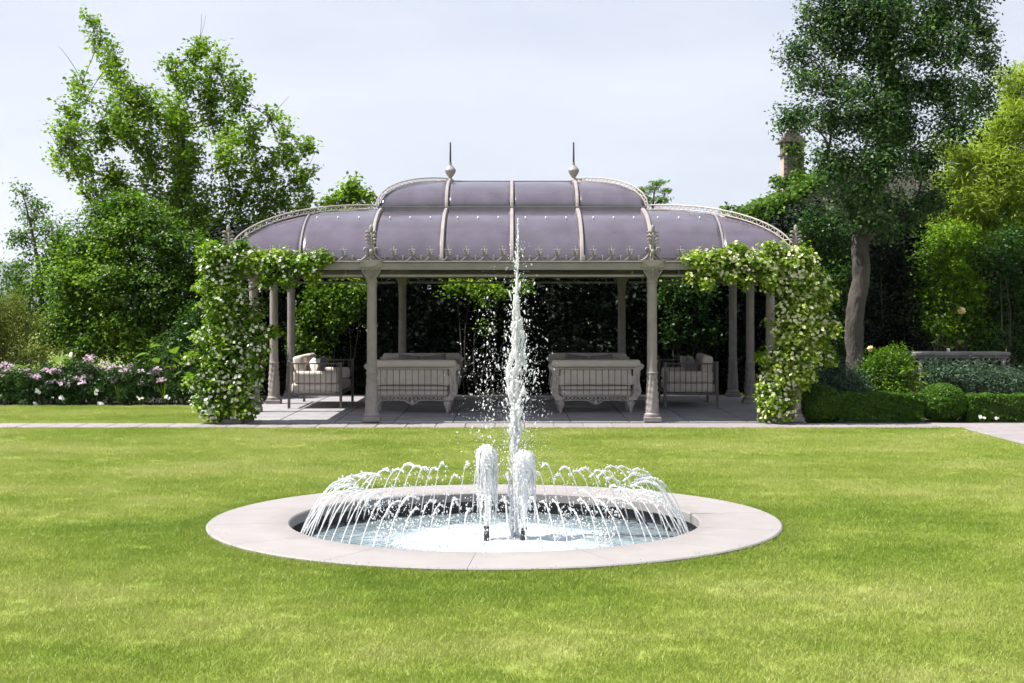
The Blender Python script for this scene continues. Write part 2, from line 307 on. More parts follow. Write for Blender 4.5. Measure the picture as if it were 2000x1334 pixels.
def water_mats():
    m, nt, N, Lk = nodes_of('white_aerated_water')
    b = N('ShaderNodeBsdfDiffuse'); b.inputs['Color'].default_value = (0.97,0.98,0.99,1)
    t = N('ShaderNodeBsdfTranslucent'); t.inputs['Color'].default_value = (0.97,0.98,0.99,1); g = N('ShaderNodeBsdfGlossy'); g.inputs['Roughness'].default_value = 0.25
    tc = N('ShaderNodeTexCoord'); n = N('ShaderNodeTexNoise'); n.inputs['Scale'].default_value = 42; n.inputs['Detail'].default_value = 3; Lk(tc.outputs['Object'], n.inputs['Vector'])
    bp = N('ShaderNodeBump'); bp.inputs['Strength'].default_value = 1.0; bp.inputs['Distance'].default_value = 0.035; Lk(n.outputs['Fac'], bp.inputs['Height'])
    for q in (b, t, g): Lk(bp.outputs[0], q.inputs['Normal'])
    mx = N('ShaderNodeMixShader'); mx.inputs[0].default_value = 0.5; Lk(b.outputs[0], mx.inputs[1]); Lk(t.outputs[0], mx.inputs[2])
    m2 = N('ShaderNodeMixShader'); m2.inputs[0].default_value = 0.06; Lk(mx.outputs[0], m2.inputs[1]); Lk(g.outputs[0], m2.inputs[2])
    o = N('ShaderNodeOutputMaterial'); Lk(m2.outputs[0], o.inputs['Surface']); M['spray'] = m
    m, nt, N, Lk = nodes_of('pool_water')
    geo = N('ShaderNodeNewGeometry'); tc = N('ShaderNodeTexCoord')
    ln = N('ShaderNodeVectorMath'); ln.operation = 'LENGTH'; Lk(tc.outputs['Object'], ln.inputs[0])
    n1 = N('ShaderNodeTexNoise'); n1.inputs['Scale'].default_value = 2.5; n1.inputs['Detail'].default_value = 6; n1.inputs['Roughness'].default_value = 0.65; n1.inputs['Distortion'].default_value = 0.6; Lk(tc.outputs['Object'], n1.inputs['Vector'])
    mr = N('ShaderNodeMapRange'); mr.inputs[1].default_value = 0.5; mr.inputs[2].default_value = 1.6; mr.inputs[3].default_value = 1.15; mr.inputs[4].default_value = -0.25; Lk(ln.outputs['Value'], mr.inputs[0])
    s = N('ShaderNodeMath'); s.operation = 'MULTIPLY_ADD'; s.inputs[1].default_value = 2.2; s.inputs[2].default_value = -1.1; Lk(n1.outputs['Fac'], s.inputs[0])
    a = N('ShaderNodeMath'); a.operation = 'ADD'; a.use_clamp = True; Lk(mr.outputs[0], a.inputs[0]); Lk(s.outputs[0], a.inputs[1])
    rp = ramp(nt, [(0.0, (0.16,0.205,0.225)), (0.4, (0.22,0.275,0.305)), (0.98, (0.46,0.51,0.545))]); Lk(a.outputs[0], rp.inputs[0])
    b = N('ShaderNodeBsdfPrincipled'); Lk(rp.outputs[0], b.inputs['Base Color'])
    rr = N('ShaderNodeMapRange'); rr.inputs[3].default_value = 0.06; rr.inputs[4].default_value = 0.6; Lk(a.outputs[0], rr.inputs[0]); Lk(rr.outputs[0], b.inputs['Roughness']); b.inputs['IOR'].default_value = 1.33
    n2 = N('ShaderNodeTexNoise'); n2.inputs['Scale'].default_value = 9; n2.inputs['Detail'].default_value = 4; n2.inputs['Distortion'].default_value = 0.8; Lk(tc.outputs['Object'], n2.inputs['Vector'])
    bp = N('ShaderNodeBump'); bp.inputs['Strength'].default_value = 0.7; bp.inputs['Distance'].default_value = 0.03; Lk(n2.outputs['Fac'], bp.inputs['Height']); Lk(bp.outputs[0], b.inputs['Normal'])
    o = N('ShaderNodeOutputMaterial'); Lk(b.outputs[0], o.inputs['Surface']); M['pool'] = m
water_mats()

# ------------------------------------------------------------------ ground, paths, terrace
FX, FY, RO, RI = -0.157, 13.54, 2.60, 1.865          # fountain centre, outer and inner rim radius
def build_ground():
    mb = MB(); n = 72; rs = [2.4, 4, 8, 20, 60, 200, 800, 3000, 9000]; vs = []; fs = []
    for r in rs:
        for k in range(n):
            a = 2*math.pi*k/n; vs.append((FX+r*math.cos(a), FY+r*math.sin(a), 0.0))
    for i in range(len(rs)-1):
        for k in range(n):
            a = i*n+k; b = i*n+(k+1)%n; fs.append((a,b,b+n,a+n))
    mb.add(vs, fs); o = mb.build('lawn', M['grass']); tag(o, 'mown yellow-green lawn round the fountain', None, None, 'structure')
build_ground()

PY0, PY1 = 23.97, 24.88                            # path in front of the pavilion
def slab_mesh(name, w, d, h, mat, bev=0.008):
    mb = MB(); mb.box(-w/2, w/2, -d/2, d/2, 0, h, bev); return mb.mesh(name, mat)
def build_paths():
    root = link('path', None); tag(root, 'pinkish paved path crossing in front of the pavilion', None, None, 'structure')
    bed = MB(); bed.box(-14, 9.3, PY0+0.01, PY1-0.01, -0.05, 0.004); bed.box(7.32, 9.3, 10, PY0+0.01, -0.05, 0.0035); bed.build('mortar_bed', M['oldstone'], root)
    me = slab_mesh('slab', 0.482, PY1-PY0, 0.024, M['path'])
    x = -14+0.245
    while x < 9.2:
        o = link('slab', me, root, (x, (PY0+PY1)/2+random.uniform(-.006,.006), random.uniform(-.002,.002))); x += 0.49
    me2 = slab_mesh('slab', 0.96, 0.63, 0.024, M['path'])
    for c in range(2):
        for r in range(21):
            link('slab', me2, root, (7.81+c*0.985, PY0-0.34-r*0.65, random.uniform(-.002,.002)))
    t = link('terrace', None); tag(t, 'grey paved floor of the pavilion', None, None, 'structure')
    bed = MB(); bed.box(-4.98, 4.98, 24.92, 32.2, -0.1, 0.028); bed.build('mortar_bed', M['oldstone'], t)
    nx, ny = 10, 8; w = 9.96/nx; d = 7.28/ny; me = slab_mesh('slab', w-0.012, d-0.012, 0.045, M['terrace'])
    for i in range(nx):
        for j in range(ny): link('slab', me, t, (-4.98+w*(i+.5), 24.92+d*(j+.5), random.uniform(-.001,.001)))
build_paths()
FZ = 0.045                                          # terrace level

def build_grass():
    blade_objs = []
    for v in range(3):
        n = 84; c = RNG.normal(size=(n,2))*0.055; hgt = RNG.uniform(0.012,0.030,n); a = RNG.uniform(0,2*math.pi,n); w = RNG.uniform(0.0014,0.0026,n)
        lean = RNG.normal(size=(n,2))*0.012; V = np.zeros((n,4,3))
        dx = np.cos(a)*w; dy = np.sin(a)*w
        V[:,0,0] = c[:,0]-dx; V[:,0,1] = c[:,1]-dy; V[:,1,0] = c[:,0]+dx; V[:,1,1] = c[:,1]+dy
        V[:,2,0] = c[:,0]+lean[:,0]+dx*.35; V[:,2,1] = c[:,1]+lean[:,1]+dy*.35; V[:,2,2] = hgt
        V[:,3,0] = c[:,0]+lean[:,0]-dx*.35; V[:,3,1] = c[:,1]+lean[:,1]-dy*.35; V[:,3,2] = hgt*0.97
        o = quads('grass', V, M['grass']); o.location = (-3.0+v*0.4, 9.5+v*0.7, 0)
        tag(o, 'short mown grass blades of the lawn', None, None, 'stuff'); blade_objs.append(o)
    pts = []
    def fill(x0, x1, y0, y1, dens, edge=True):
        n = int((x1-x0)*(y1-y0)*dens); q = np.stack([RNG.uniform(x0,x1,n), RNG.uniform(y0,y1,n)], 1); return q
    for y in np.arange(6.6, 23.9, 1.0):
        y1 = min(y+1.0, PY0-0.02); dens = 240 if y < 12 else (190 if y < 18 else 150)
        hw = 0.40*y1+2.5; pts.append(fill(-hw, min(hw, 7.27), y, y1, dens))
    pts.append(fill(-13, -5.0, PY1+0.03, 29.5, 120))
    q = np.concatenate(pts); keep = np.hypot(q[:,0]-FX, q[:,1]-FY) > RO+0.045; q = q[keep]
    # a ring of uncut tufts leaning against the rim
    a = RNG.uniform(0, 2*math.pi, 2600); rr = RO+.085+np.abs(RNG.normal(size=2600))*0.03; ring = np.stack([FX+rr*np.cos(a), FY+rr*np.sin(a)], 1)
    e = RNG.uniform(-13, 7.3, 1500); ring = np.concatenate([ring, np.stack([e, PY0-.07-np.abs(RNG.normal(size=1500))*.02], 1)])
    for q, lo, hi, lab in ((q, .7, 1.25, 'short mown grass covering the lawn'), (ring, .8, 1.35, 'longer uncut grass along the rim and path edge')):
        me = bpy.data.meshes.new('grass'); me.vertices.add(len(q)); co = np.zeros((len(q),3), np.float32); co[:,:2] = q
        me.vertices.foreach_set('co', co.reshape(-1)); me.update(); me.materials.append(M['grass'])
        g = link('grass', me); tag(g, lab, None, None, 'stuff')
        ng = bpy.data.node_groups.new('grass_scatter', 'GeometryNodeTree')
        ng.interface.new_socket('Geometry', in_out='INPUT', socket_type='NodeSocketGeometry'); ng.interface.new_socket('Geometry', in_out='OUTPUT', socket_type='NodeSocketGeometry')
        N = ng.nodes.new; Lk = ng.links.new
        gi = N('NodeGroupInput'); go = N('NodeGroupOutput'); jg = N('GeometryNodeJoinGeometry'); idx = N('GeometryNodeInputIndex')
        rv = N('FunctionNodeRandomValue'); rv.data_type = 'FLOAT_VECTOR'; rv.inputs[0].default_value = (-.12,-.12,0); rv.inputs[1].default_value = (.12,.12,6.283)
        rs = N('FunctionNodeRandomValue'); rs.data_type = 'FLOAT'; rs.inputs[2].default_value = lo; rs.inputs[3].default_value = hi
        for i, bo in enumerate(blade_objs):
            inst = N('GeometryNodeInstanceOnPoints'); oi = N('GeometryNodeObjectInfo'); oi.inputs[0].default_value = bo; oi.inputs['As Instance'].default_value = True
            md = N('FunctionNodeCompare'); md.data_type = 'INT'; md.operation = 'EQUAL'
            mm = N('ShaderNodeMath'); mm.operation = 'MODULO'; mm.inputs[1].default_value = 3.0; Lk(idx.outputs[0], mm.inputs[0]); Lk(mm.outputs[0], md.inputs[2]); md.inputs[3].default_value = i
            Lk(gi.outputs[0], inst.inputs['Points']); Lk(md.outputs[0], inst.inputs['Selection']); Lk(oi.outputs['Geometry'], inst.inputs['Instance'])
            Lk(rv.outputs[0], inst.inputs['Rotation']); Lk(rs.outputs[1], inst.inputs['Scale']); Lk(inst.outputs[0], jg.inputs[0])
        Lk(jg.outputs[0], go.inputs[0]); md = g.modifiers.new('scatter', 'NODES'); md.node_group = ng
build_grass()

# ------------------------------------------------------------------ pavilion
X0, YF, YB = 4.785, 25.0, 31.95
YC, HD = (YF+YB)/2, (YB-YF)/2
ZB0, ZB1 = 2.61, 2.735                              # beam
VA, VR, VZ = 2.40, 1.02, 2.745                      # lower vault: run, rise, springing
COLX = (-X0, -2.375, 2.375, X0); SIDEY = (YF+HD*2/3, YF+HD*4/3)

def build_pavilion():
    pav = thing('pavilion', 'iron garden pavilion with violet-grey domed sheet roof on slender columns', 'pavilion', (0,0,0))
    # ---- columns
    def fl(a, z, r): return -0.005*(0.5+0.5*math.cos(a*14)) if 0.84 < z < 2.28 else 0.0
    def carved(a, z, r): return 0.010*math.sin(5*a+z*23)*math.sin(3*a-z*31)+0.006*math.sin(9*a+z*55)
    base_m = MB(); base_m.box(-.145,.145,-.145,.145,0,.085,.012); base_m.lathe([(.135,.085),(.142,.105),(.14,.13),(.118,.145),(.112,.165),(.118,.18),(.112,.2)], 28)
    low_m = MB(); low_m.lathe([(.098+.012*math.cos(i/20*math.pi*.9), .2+i*0.0305) for i in range(21)], 40, mod=carved)
    sh_m = MB(); sh_m.lathe([(.092,.81),(.1,.822),(.1,.835),(.09,.845),(.086,.9)]+[(.086-.004*i/8,.9+1.38*i/8) for i in range(9)]+[(.083,2.285),(.094,2.3),(.094,2.32),(.084,2.33),(.084,2.36),(.096,2.375),(.096,2.39),(.088,2.4)], 56, mod=fl)
    cap_m = MB()
    for i in range(9):
        t0 = i/9; t1 = (i+1)/9; a0 = .082+.085*t0**2.2; cap_m.box(-a0,a0,-a0*.8,a0*.8,2.4+.21*t0,2.4+.21*t1-.0006,0)
    cap_m.box(-.185,.185,-.15,.15,2.605,2.7352,.01)
    cap_m.prism([(-.2,2.738),(-.07,2.63),(.07,2.63),(.2,2.738)], -.163, -.151)
    for s in (-1,1):
        cap_m.tube([(s*.07,-.10,2.43),(s*.1,-.125,2.47),(s*.135,-.13,2.53),(s*.155,-.13,2.57),(s*.14,-.14,2.585),(s*.125,-.14,2.57)], .013, 6)
    cap_m.ball((0,-.13,2.57),.03); cap_m.ball((0,-.112,2.49),(.02,.02,.04))
    me = [base_m.mesh('base',M['paint'],True), low_m.mesh('carved_drum',M['paint'],True), sh_m.mesh('shaft',M['paint'],True), cap_m.mesh('capital',M['paint'])]
    for m_ in me[:3]:
        try: m_.set_sharp_from_angle(angle=R(40))
        except Exception: pass
    spots = [(x,YF) for x in COLX]+[(x,y) for y in SIDEY for x in (-X0,X0)]+[(x,YB) for x in COLX]
    for x, y in spots:
        c = link('column', me[2], pav, (x,y,FZ-0.004), 0 if y < YB-1 else math.pi)
        if y not in (YF,YB): c.rotation_euler = (0,0,math.pi/2 if x > 0 else -math.pi/2)
        link('base', me[0], c); link('carved_drum', me[1], c); link('capital', me[3], c)
    # ---- beams and hanging rails
    for y, s in ((YF,-1),(YB,1)):
        b = MB(); b.box(-X0-.13, X0+.13, y-.13, y+.13, ZB0, ZB1, .01); b.box(-X0-.155, X0+.155, y-.155, y+.155, ZB1+.0005, ZB1+.022, .006); b.build('beam', M['beam'], pav)
    for s in (-1,1):
        b = MB(); b.box(s*X0-.13, s*X0+.13, YF+.132, YB-.132, ZB0+.002, ZB1-.002, .01); b.box(s*X0-.155, s*X0+.155, YF+.157, YB-.157, ZB1+.0005, ZB1+.0215, .006); b.build('beam', M['beam'], pav)
    for y in (YF,YB):
        for x0, x1 in ((-X0+.15,-2.375-.15),(-2.375+.14,2.375-.14),(2.375+.15,X0-.15)):
            b = MB(); b.tube([(x0,y-.02,2.515),(x1,y-.02,2.515)], .021, 8)
            hx = [x0+.3, x1-.3] if x1-x0 < 3 else [x0+.2, x1-.2]
            for q in hx: b.tube([(q,y-.02,2.53),(q,y-.02,2.612)], .008, 6)
            b.build('hanging_rail', M['paint_w'], pav)
    for s in (-1,1):
        ys = [YF]+list(SIDEY)+[YB]
        for a, c in zip(ys[:-1], ys[1:]):
            b = MB(); b.tube([(s*X0,a+.15,2.515),(s*X0,c-.15,2.515)], .021, 8); b.build('hanging_rail', M['paint_w'], pav)
    # ---- vaulted lower roof
    def lower(side, s, t, off=0.0, phi=None):       # side: 0 front 1 back 2 left 3 right
        if phi is None: phi = math.acos(max(-1,min(1,1-t/VA)))
        else: t = VA*(1-math.cos(phi))
        z = VZ+VR*math.sin(phi)
        nx, nz = -math.cos(phi)*VR, math.sin(phi)*VA; l = math.hypot(nx,nz); nx /= l; nz /= l
        t2 = t+nx*off; z2 = z+nz*off
        if side == 0: return (s, YF+t2, z2)
        if side == 1: return (-s, YB-t2, z2)
        if side == 2: return (-X0+t2, YC-s, z2)
        return (X0-t2, YC+s, z2)
    def panel(side, s0, s1, half, name='roof_panel', seed=0):
        mb = MB(); nx, nv = 14, 16; vs = []; fs = []
        g = 0.006
        for i in range(nx+1):
            s = s0+g+(s1-s0-2*g)*i/nx; d = max(0.0, min(VA, half-abs(s)))
            pm = math.acos(1-d/VA)
            for j in range(nv+1):
                ph = pm*j/nv; bul = 0.012*math.sin(math.pi*i/nx)*math.sin(min(1,ph/1.2)*math.pi)
                vs.append(lower(side, s, 0, bul+0.004*math.sin(s*2.3+ph*3), ph))
        for i in range(nx):
            for j in range(nv):
                a = i*(nv+1)+j; fs.append((a,a+nv+1,a+nv+2,a+1))
        mb.add(vs, fs); o = mb.build(name, M['lead'], pav, True)
        md = o.modifiers.new('thick','SOLIDIFY'); md.thickness = 0.012; md.offset = -1
    cuts = [-X0,-3.6,-2.375,-1.19,0,1.19,2.375,3.6,X0]
    for side in (0,1):
        for a, c in zip(cuts[:-1], cuts[1:]): panel(side, a, c, X0)
    ecuts = [-HD,-1.16,1.16,HD]
    for side in (2,3):
        for a, c in zip(ecuts[:-1], ecuts[1:]): panel(side, a, c, HD)
    def sweep(name, pts, nrm, wdir, w, h, mat, base=-0.01):
        mb = MB(); vs = []; fs = []; W = Vector(wdir)
        for p, n in zip(pts, nrm):
            p = Vector(p); n = Vector(n)
            for a, b in ((-.5,base),(.5,base),(.5,h*.55),(.3,h),(-.3,h),(-.5,h*.55)): vs.append(p+W*(a*w)+n*b)
        for i in range(len(pts)-1):
            for k in range(6):
                a = i*6+k; b = i*6+(k+1)%6; fs.append((a,b,b+6,a+6))
        fs.append((5,4,3,2,1,0)); fs.append(tuple(range((len(pts)-1)*6, len(pts)*6)))
        mb.add(vs, fs); return mb.build(name, mat, pav)
    def arc(side, s, pm, n=18):
        pts = [lower(side, s, 0, 0.0, pm*j/n) for j in range(n+1)]
        nr = [Vector(lower(side, s, 0, 1.0, pm*j/n))-Vector(p) for j, p in enumerate(pts)]
        return pts, nr
    for side in (0,1):
        for s in (-2.375,-1.19,0,1.19,2.375):
            p, n = arc(side, s, math.pi/2*0.93); sweep('roof_rib', p, n, (1,0,0), .068, .055, M['paint_w'])
        for s in (-3.6,3.6):
            p, n = arc(side, s, math.acos(1-(X0-3.6)/VA)); sweep('roof_seam', p, n, (1,0,0), .035, .02, M['fascia'])
    for side in (2,3):
        for s in (-1.16,1.16):
            p, n = arc(side, s, math.pi/2*0.93); sweep('roof_rib', p, n, (0,1,0), .085, .06, M['paint_w'])
    # ---- lantern roof on top
    LX, LY, LRX, LRZ, LZ0, LZ1 = 2.42, 1.645, 1.23, 0.57, 3.70, 3.795
    for y in (-1,1):
        b = MB(); b.box(-LX, LX, YC+y*LY-.02, YC+y*LY+.02, LZ0, LZ1); b.box(-LX-.03, LX+.03, YC+y*LY-.04, YC+y*LY+.04, LZ1+.0005, LZ1+.022); b.build('lantern_fascia', M['fascia'], pav)
    for x in (-1,1):
        b = MB(); b.box(x*LX-.02, x*LX+.02, YC-LY+.022, YC+LY-.022, LZ0, LZ1); b.box(x*LX-.04, x*LX+.04, YC-LY+.042, YC+LY-.042, LZ1+.0005, LZ1+.0215); b.build('lantern_fascia', M['fascia'], pav)
    ZL = LZ1+.012
    def lan(side, s, u, off=0.0):
        ph = math.acos(1-u); z = ZL+LRZ*math.sin(ph)
        run = LY if side < 2 else LRX
        nx, nz = -math.cos(ph)*LRZ, math.sin(ph)*run; l = math.hypot(nx,nz); d = run*u+nx/l*off; z += nz/l*off
        if side == 0: return (s, YC-LY+d, z)
        if side == 1: return (-s, YC+LY-d, z)
        if side == 2: return (-LX+d, YC-s, z)
        return (LX-d, YC+s, z)
    def lpanel(side, s0, s1):
        mb = MB(); nx, nv = 12, 12; vs = []; fs = []
        for i in range(nx+1):
            s = s0+.005+(s1-s0-.01)*i/nx
            um = min(1,(LX-abs(s))/LRX) if side < 2 else 1-abs(s)/LY
            pm = math.acos(1-max(0,um))
            for j in range(nv+1): vs.append(lan(side, s, 1-math.cos(pm*j/nv), 0.008*math.sin(math.pi*i/nx)))
        for i in range(nx):
            for j in range(nv): a = i*(nv+1)+j; fs.append((a,a+nv+1,a+nv+2,a+1))
        mb.add(vs, fs); o = mb.build('lantern_panel', M['lead'], pav, True)
        md = o.modifiers.new('thick','SOLIDIFY'); md.thickness = 0.012; md.offset = -1
    for side in (0,1):
        for a, c in ((-LX,-1.19),(-1.19,0),(0,1.19),(1.19,LX)): lpanel(side, a, c)
        for s in (-1.19,0,1.19):
            pts = [lan(side, s, 1-math.cos(math.pi/2*j/14)) for j in range(15)]; nr = [Vector(lan(side, s, 1-math.cos(math.pi/2*j/14), 1.0))-Vector(p) for j, p in enumerate(pts)]
            sweep('lantern_rib', pts, nr, (1,0,0), .062, .045, M['paint_w'])
    for side in (2,3):
        for a, c in ((-LY,0),(0,LY)): lpanel(side, a, c)
    b = MB(); b.box(-1.23,1.23,YC-.07,YC+.07,ZL+LRZ-.01,ZL+LRZ+.045,.008); b.build('ridge_cap', M['fascia'], pav)
    # ---- openwork crests along the hips
    def crest(name, pts, h=0.095):
        mb = MB(); pts = [Vector(p) for p in pts]
        dense = []
        for a, c in zip(pts[:-1], pts[1:]):
            k = max(1, int((c-a).length/0.05))
            dense += [a.lerp(c, i/k) for i in range(k)]
        dense.append(pts[-1]); up = []
        for i, p in enumerate(dense):
            d = (dense[min(i+1,len(dense)-1)]-dense[max(i-1,0)]).normalized(); n = Vector((0,0,1))-d*d.z
            n = n.normalized() if n.length > 1e-3 else Vector((0,0,1)); up.append(n)
        lo = [p+n*.02 for p, n in zip(dense, up)]; hi = [p+n*h for p, n in zip(dense, up)]
        mb.tube(lo[::2]+[lo[-1]], .011, 5); mb.tube(hi[::2]+[hi[-1]], .014, 5)
        zig = [lo[i] if (i//1) % 2 == 0 else hi[i] for i in range(0, len(lo))]
        for a, c in zip(zig[:-1], zig[1:]): mb.tube([a,c], .0075, 4, False)
        return mb.build(name, M['iron'], pav)
    for sx in (-1,1):
        for sy in (0,1):
            pts = []
            for j in range(26):
                t = VA*(1-math.cos(math.pi/2*0.985*j/25)); z = VZ+VR*math.sin(math.pi/2*0.985*j/25)
                pts.append((sx*(X0-t), YF+t if sy == 0 else YB-t, z))
            crest('hip_crest', pts, 0.10)
            pts = []
            for j in range(19):
                u = 1-math.cos(math.pi/2*0.98*j/18); z = ZL+LRZ*math.sin(math.pi/2*0.98*j/18)
                pts.append((sx*(LX-LRX*u), YC+(-1 if sy == 0 else 1)*LY*(1-u), z))
            crest('lantern_crest', pts, 0.085)
    # ---- finials
    fm = MB(); fm.lathe([(.07,0),(.075,.02),(.05,.03),(.03,.06),(.04,.075),(.085,.14),(.105,.19),(.108,.2),(.108,.212),(.09,.235),(.07,.27),(.03,.3),(.022,.32),(.035,.33),(.03,.345),(.012,.35)], 20)
    fs_ = MB(); fs_.lathe([(.018,.35),(.02,.37),(.014,.72),(.02,.735),(.006,.75)], 8)
    fme = fm.mesh('finial', M['paint_w'], True); fme2 = fs_.mesh('spike', M['dark'])
    for x in (-1.19,1.19):
        f = link('finial', fme, pav, (x,YC,ZL+LRZ+.04)); link('spike', fme2, f)
    # ---- roof clips
    cm = MB(); cm.ball((0,0,0),(.016,.016,.026),6,4); cme = cm.mesh('roof_clip', M['clip'], True)
    for a, c in zip(cuts[1:-1][:-1], cuts[1:-1][1:]):
        for k in (.2,.5,.8):
            s = a+(c-a)*k if abs(a) < 3 and abs(c) < 3 else a+(c-a)*(.15+.3*(k-.2)/.3)
            link('roof_clip', cme, pav, lower(0, s, 0.86, 0.024))
    # ---- palmettes on the eaves
    def curl(mb, s, x, z, w, h, r):
        mb.tube([(s*x,0,z),(s*(x+w*.35),-.005,z+h*.65),(s*(x+w*.75),-.012,z+h),(s*(x+w),-.014,z+h*.8),(s*(x+w*1.02),-.012,z+h*.5)], [r*.7,r*1.25,r*1.4,r*1.1,r*.5], 6)
    pm = MB(); pm.tube([(0,0,.06),(0,0,.235)], [.012,.006], 6)
    pm.ball((0,0,.238),(.011,.009,.02),6,4)
    for z, w in ((.165,.058),(.125,.048),(.09,.036)):
        for s in (-1,1): curl(pm, s, .003, z, w, .032, .008)
    for s in (-1,1): pm.tube([(s*.15,0,.012),(s*.115,0,.012),(s*.075,0,.022),(s*.04,0,.05),(s*.012,0,.085)], [.008,.008,.008,.008,.007], 6)
    pme = pm.mesh('palmette', M['paint'], True)
    sm = MB(); sm.lathe([(.008,0),(.012,.01),(.016,.03),(.02,.045),(.012,.065),(.008,.075),(.012,.085),(.004,.105)], 8); sme = sm.mesh('eave_knob', M['paint'], True)
    lm = MB()
    lm.tube([(0,0,.04),(0,0,.55)], [.035,.018], 8); lm.ball((0,-.01,.55),(.035,.03,.07),8,6)
    for z, w in ((.45,.075),(.385,.085),(.325,.08),(.27,.07)):
        for s in (-1,1): curl(lm, s, .01, z, w, .05, .017)
    for s in (-1,1):
        lm.tube([(s*.24,0,.015),(s*.17,0,.02),(s*.115,0,.055),(s*.07,0,.11),(s*.05,-.01,.17),(s*.075,-.02,.225),(s*.11,-.02,.225),(s*.125,-.02,.19),(s*.105,-.02,.165)], [.015,.016,.018,.018,.018,.018,.017,.015,.012], 7)
        lm.tube([(s*.1,0,.02),(s*.04,-.01,.06),(0,-.01,.11)], .014, 6)
    lm.ball((0,-.02,.16),(.04,.03,.05),8,5); lm.ball((0,-.02,.03),(.02,.02,.02),6,4)
    lme = lm.mesh('corner_palmette', M['paint'], True)
    ZE = ZB1+.02
    def row(fn, a, b, rz):
        x = a
        while x <= b+1e-4:
            link('palmette', pme, pav, fn(x), rz); 
            if x+.153 < b+.2: link('eave_knob', sme, pav, fn(x+.153), rz)
            x += .3062
    for y, rz in ((YF-.12,0),(YB+.12,math.pi)):
        row(lambda x: (x,y,ZE), -1.991, 1.991, rz); link('eave_knob', sme, pav, (-2.144,y,ZE), rz)
        row(lambda x: (x,y,ZE), -2.375-.47-6*.3062, -2.375-.46, rz); row(lambda x: (x,y,ZE), 2.375+.47, 2.375+.47+6*.3062+.01, rz)
        for x in COLX: link('corner_palmette', lme, pav, (x,y,ZE), rz)
    for x, rz in ((-X0-.12,-math.pi/2),(X0+.12,math.pi/2)):
        for a, c in zip((YF,)+SIDEY, SIDEY+(YB,)): row(lambda q: (x,q,ZE), a+.4, c-.35, rz)
        for q in SIDEY: link('corner_palmette', lme, pav, (x,q,ZE), rz)
    return pav
build_pavilion()

# ------------------------------------------------------------------ garden seats
def pillow(mb, w, h, t, mat4, n=8):
    """a soft cushion: w x h, t thick, transformed by mat4 (local: x width, z height, y thickness)"""
    vs, fs = [], []
    for sgn in (-1,1):
        for i in range(n+1):
            for j in range(n+1):
                u = i/n*2-1; v = j/n*2-1
                e = (1-abs(u)**3.2)*(1-abs(v)**3.2); px = u*w/2*(1-.06*(1-abs(v)**2)*abs(u)**6*0); 
                pinch = 1-.07*(1-abs(abs(u)-abs(v)))*0
                vs.append(mat4 @ Vector((u*w/2*(1-.05*(1-v*v)*(abs(u)**4)), sgn*t/2*max(0.0,e)**.55, v*h/2*(1-.05*(1-u*u)*(abs(v)**4)))))
    k = (n+1)*(n+1)
    for i in range(n):
        for j in range(n):
            a = i*(n+1)+j; fs.append((a,a+1,a+n+2,a+n+1)); fs.append((k+a,k+a+n+1,k+a+n+2,k+a+1))
    mb.add(vs, fs)
def soft_box(mb, x0, x1, y0, y1, z0, z1, r=0.03, n=3):
    """box with rounded edges, slightly crowned"""
    cx, cy, cz = (x0+x1)/2, (y0+y1)/2, (z0+z1)/2; hx, hy, hz = (x1-x0)/2, (y1-y0)/2, (z1-z0)/2
    r = min(r, hx*.95, hy*.95, hz*.95); vs, fs = [], []
    lat = [ -math.pi/2+ math.pi/2*i/n for i in range(n+1)]+[math.pi/2*i/n for i in range(n+1)]
    ring = []
    for q in range(4):
        for i in range(n+1): ring.append((q, q*math.pi/2+math.pi/2*i/n))
    m = len(ring)
    for li, t in enumerate(lat):
        zc = cz+(hz-r)*(-1 if li <= n else 1)+r*math.sin(t); rr = r*math.cos(t)
        for q, a in ring:
            sx = 1 if q in (0,3) else -1; sy = 1 if q in (0,1) else -1
            vs.append((cx+sx*(hx-r)+rr*math.cos(a), cy+sy*(hy-r)+rr*math.sin(a), zc))
    for i in range(len(lat)-1):
        for k in range(m): a = i*m+k; b = i*m+(k+1)%m; fs.append((a,b,b+m,a+m))
    fs.append(tuple(range(m-1,-1,-1))); fs.append(tuple(range((len(lat)-1)*m, len(lat)*m)))
    mb.add(vs, fs)

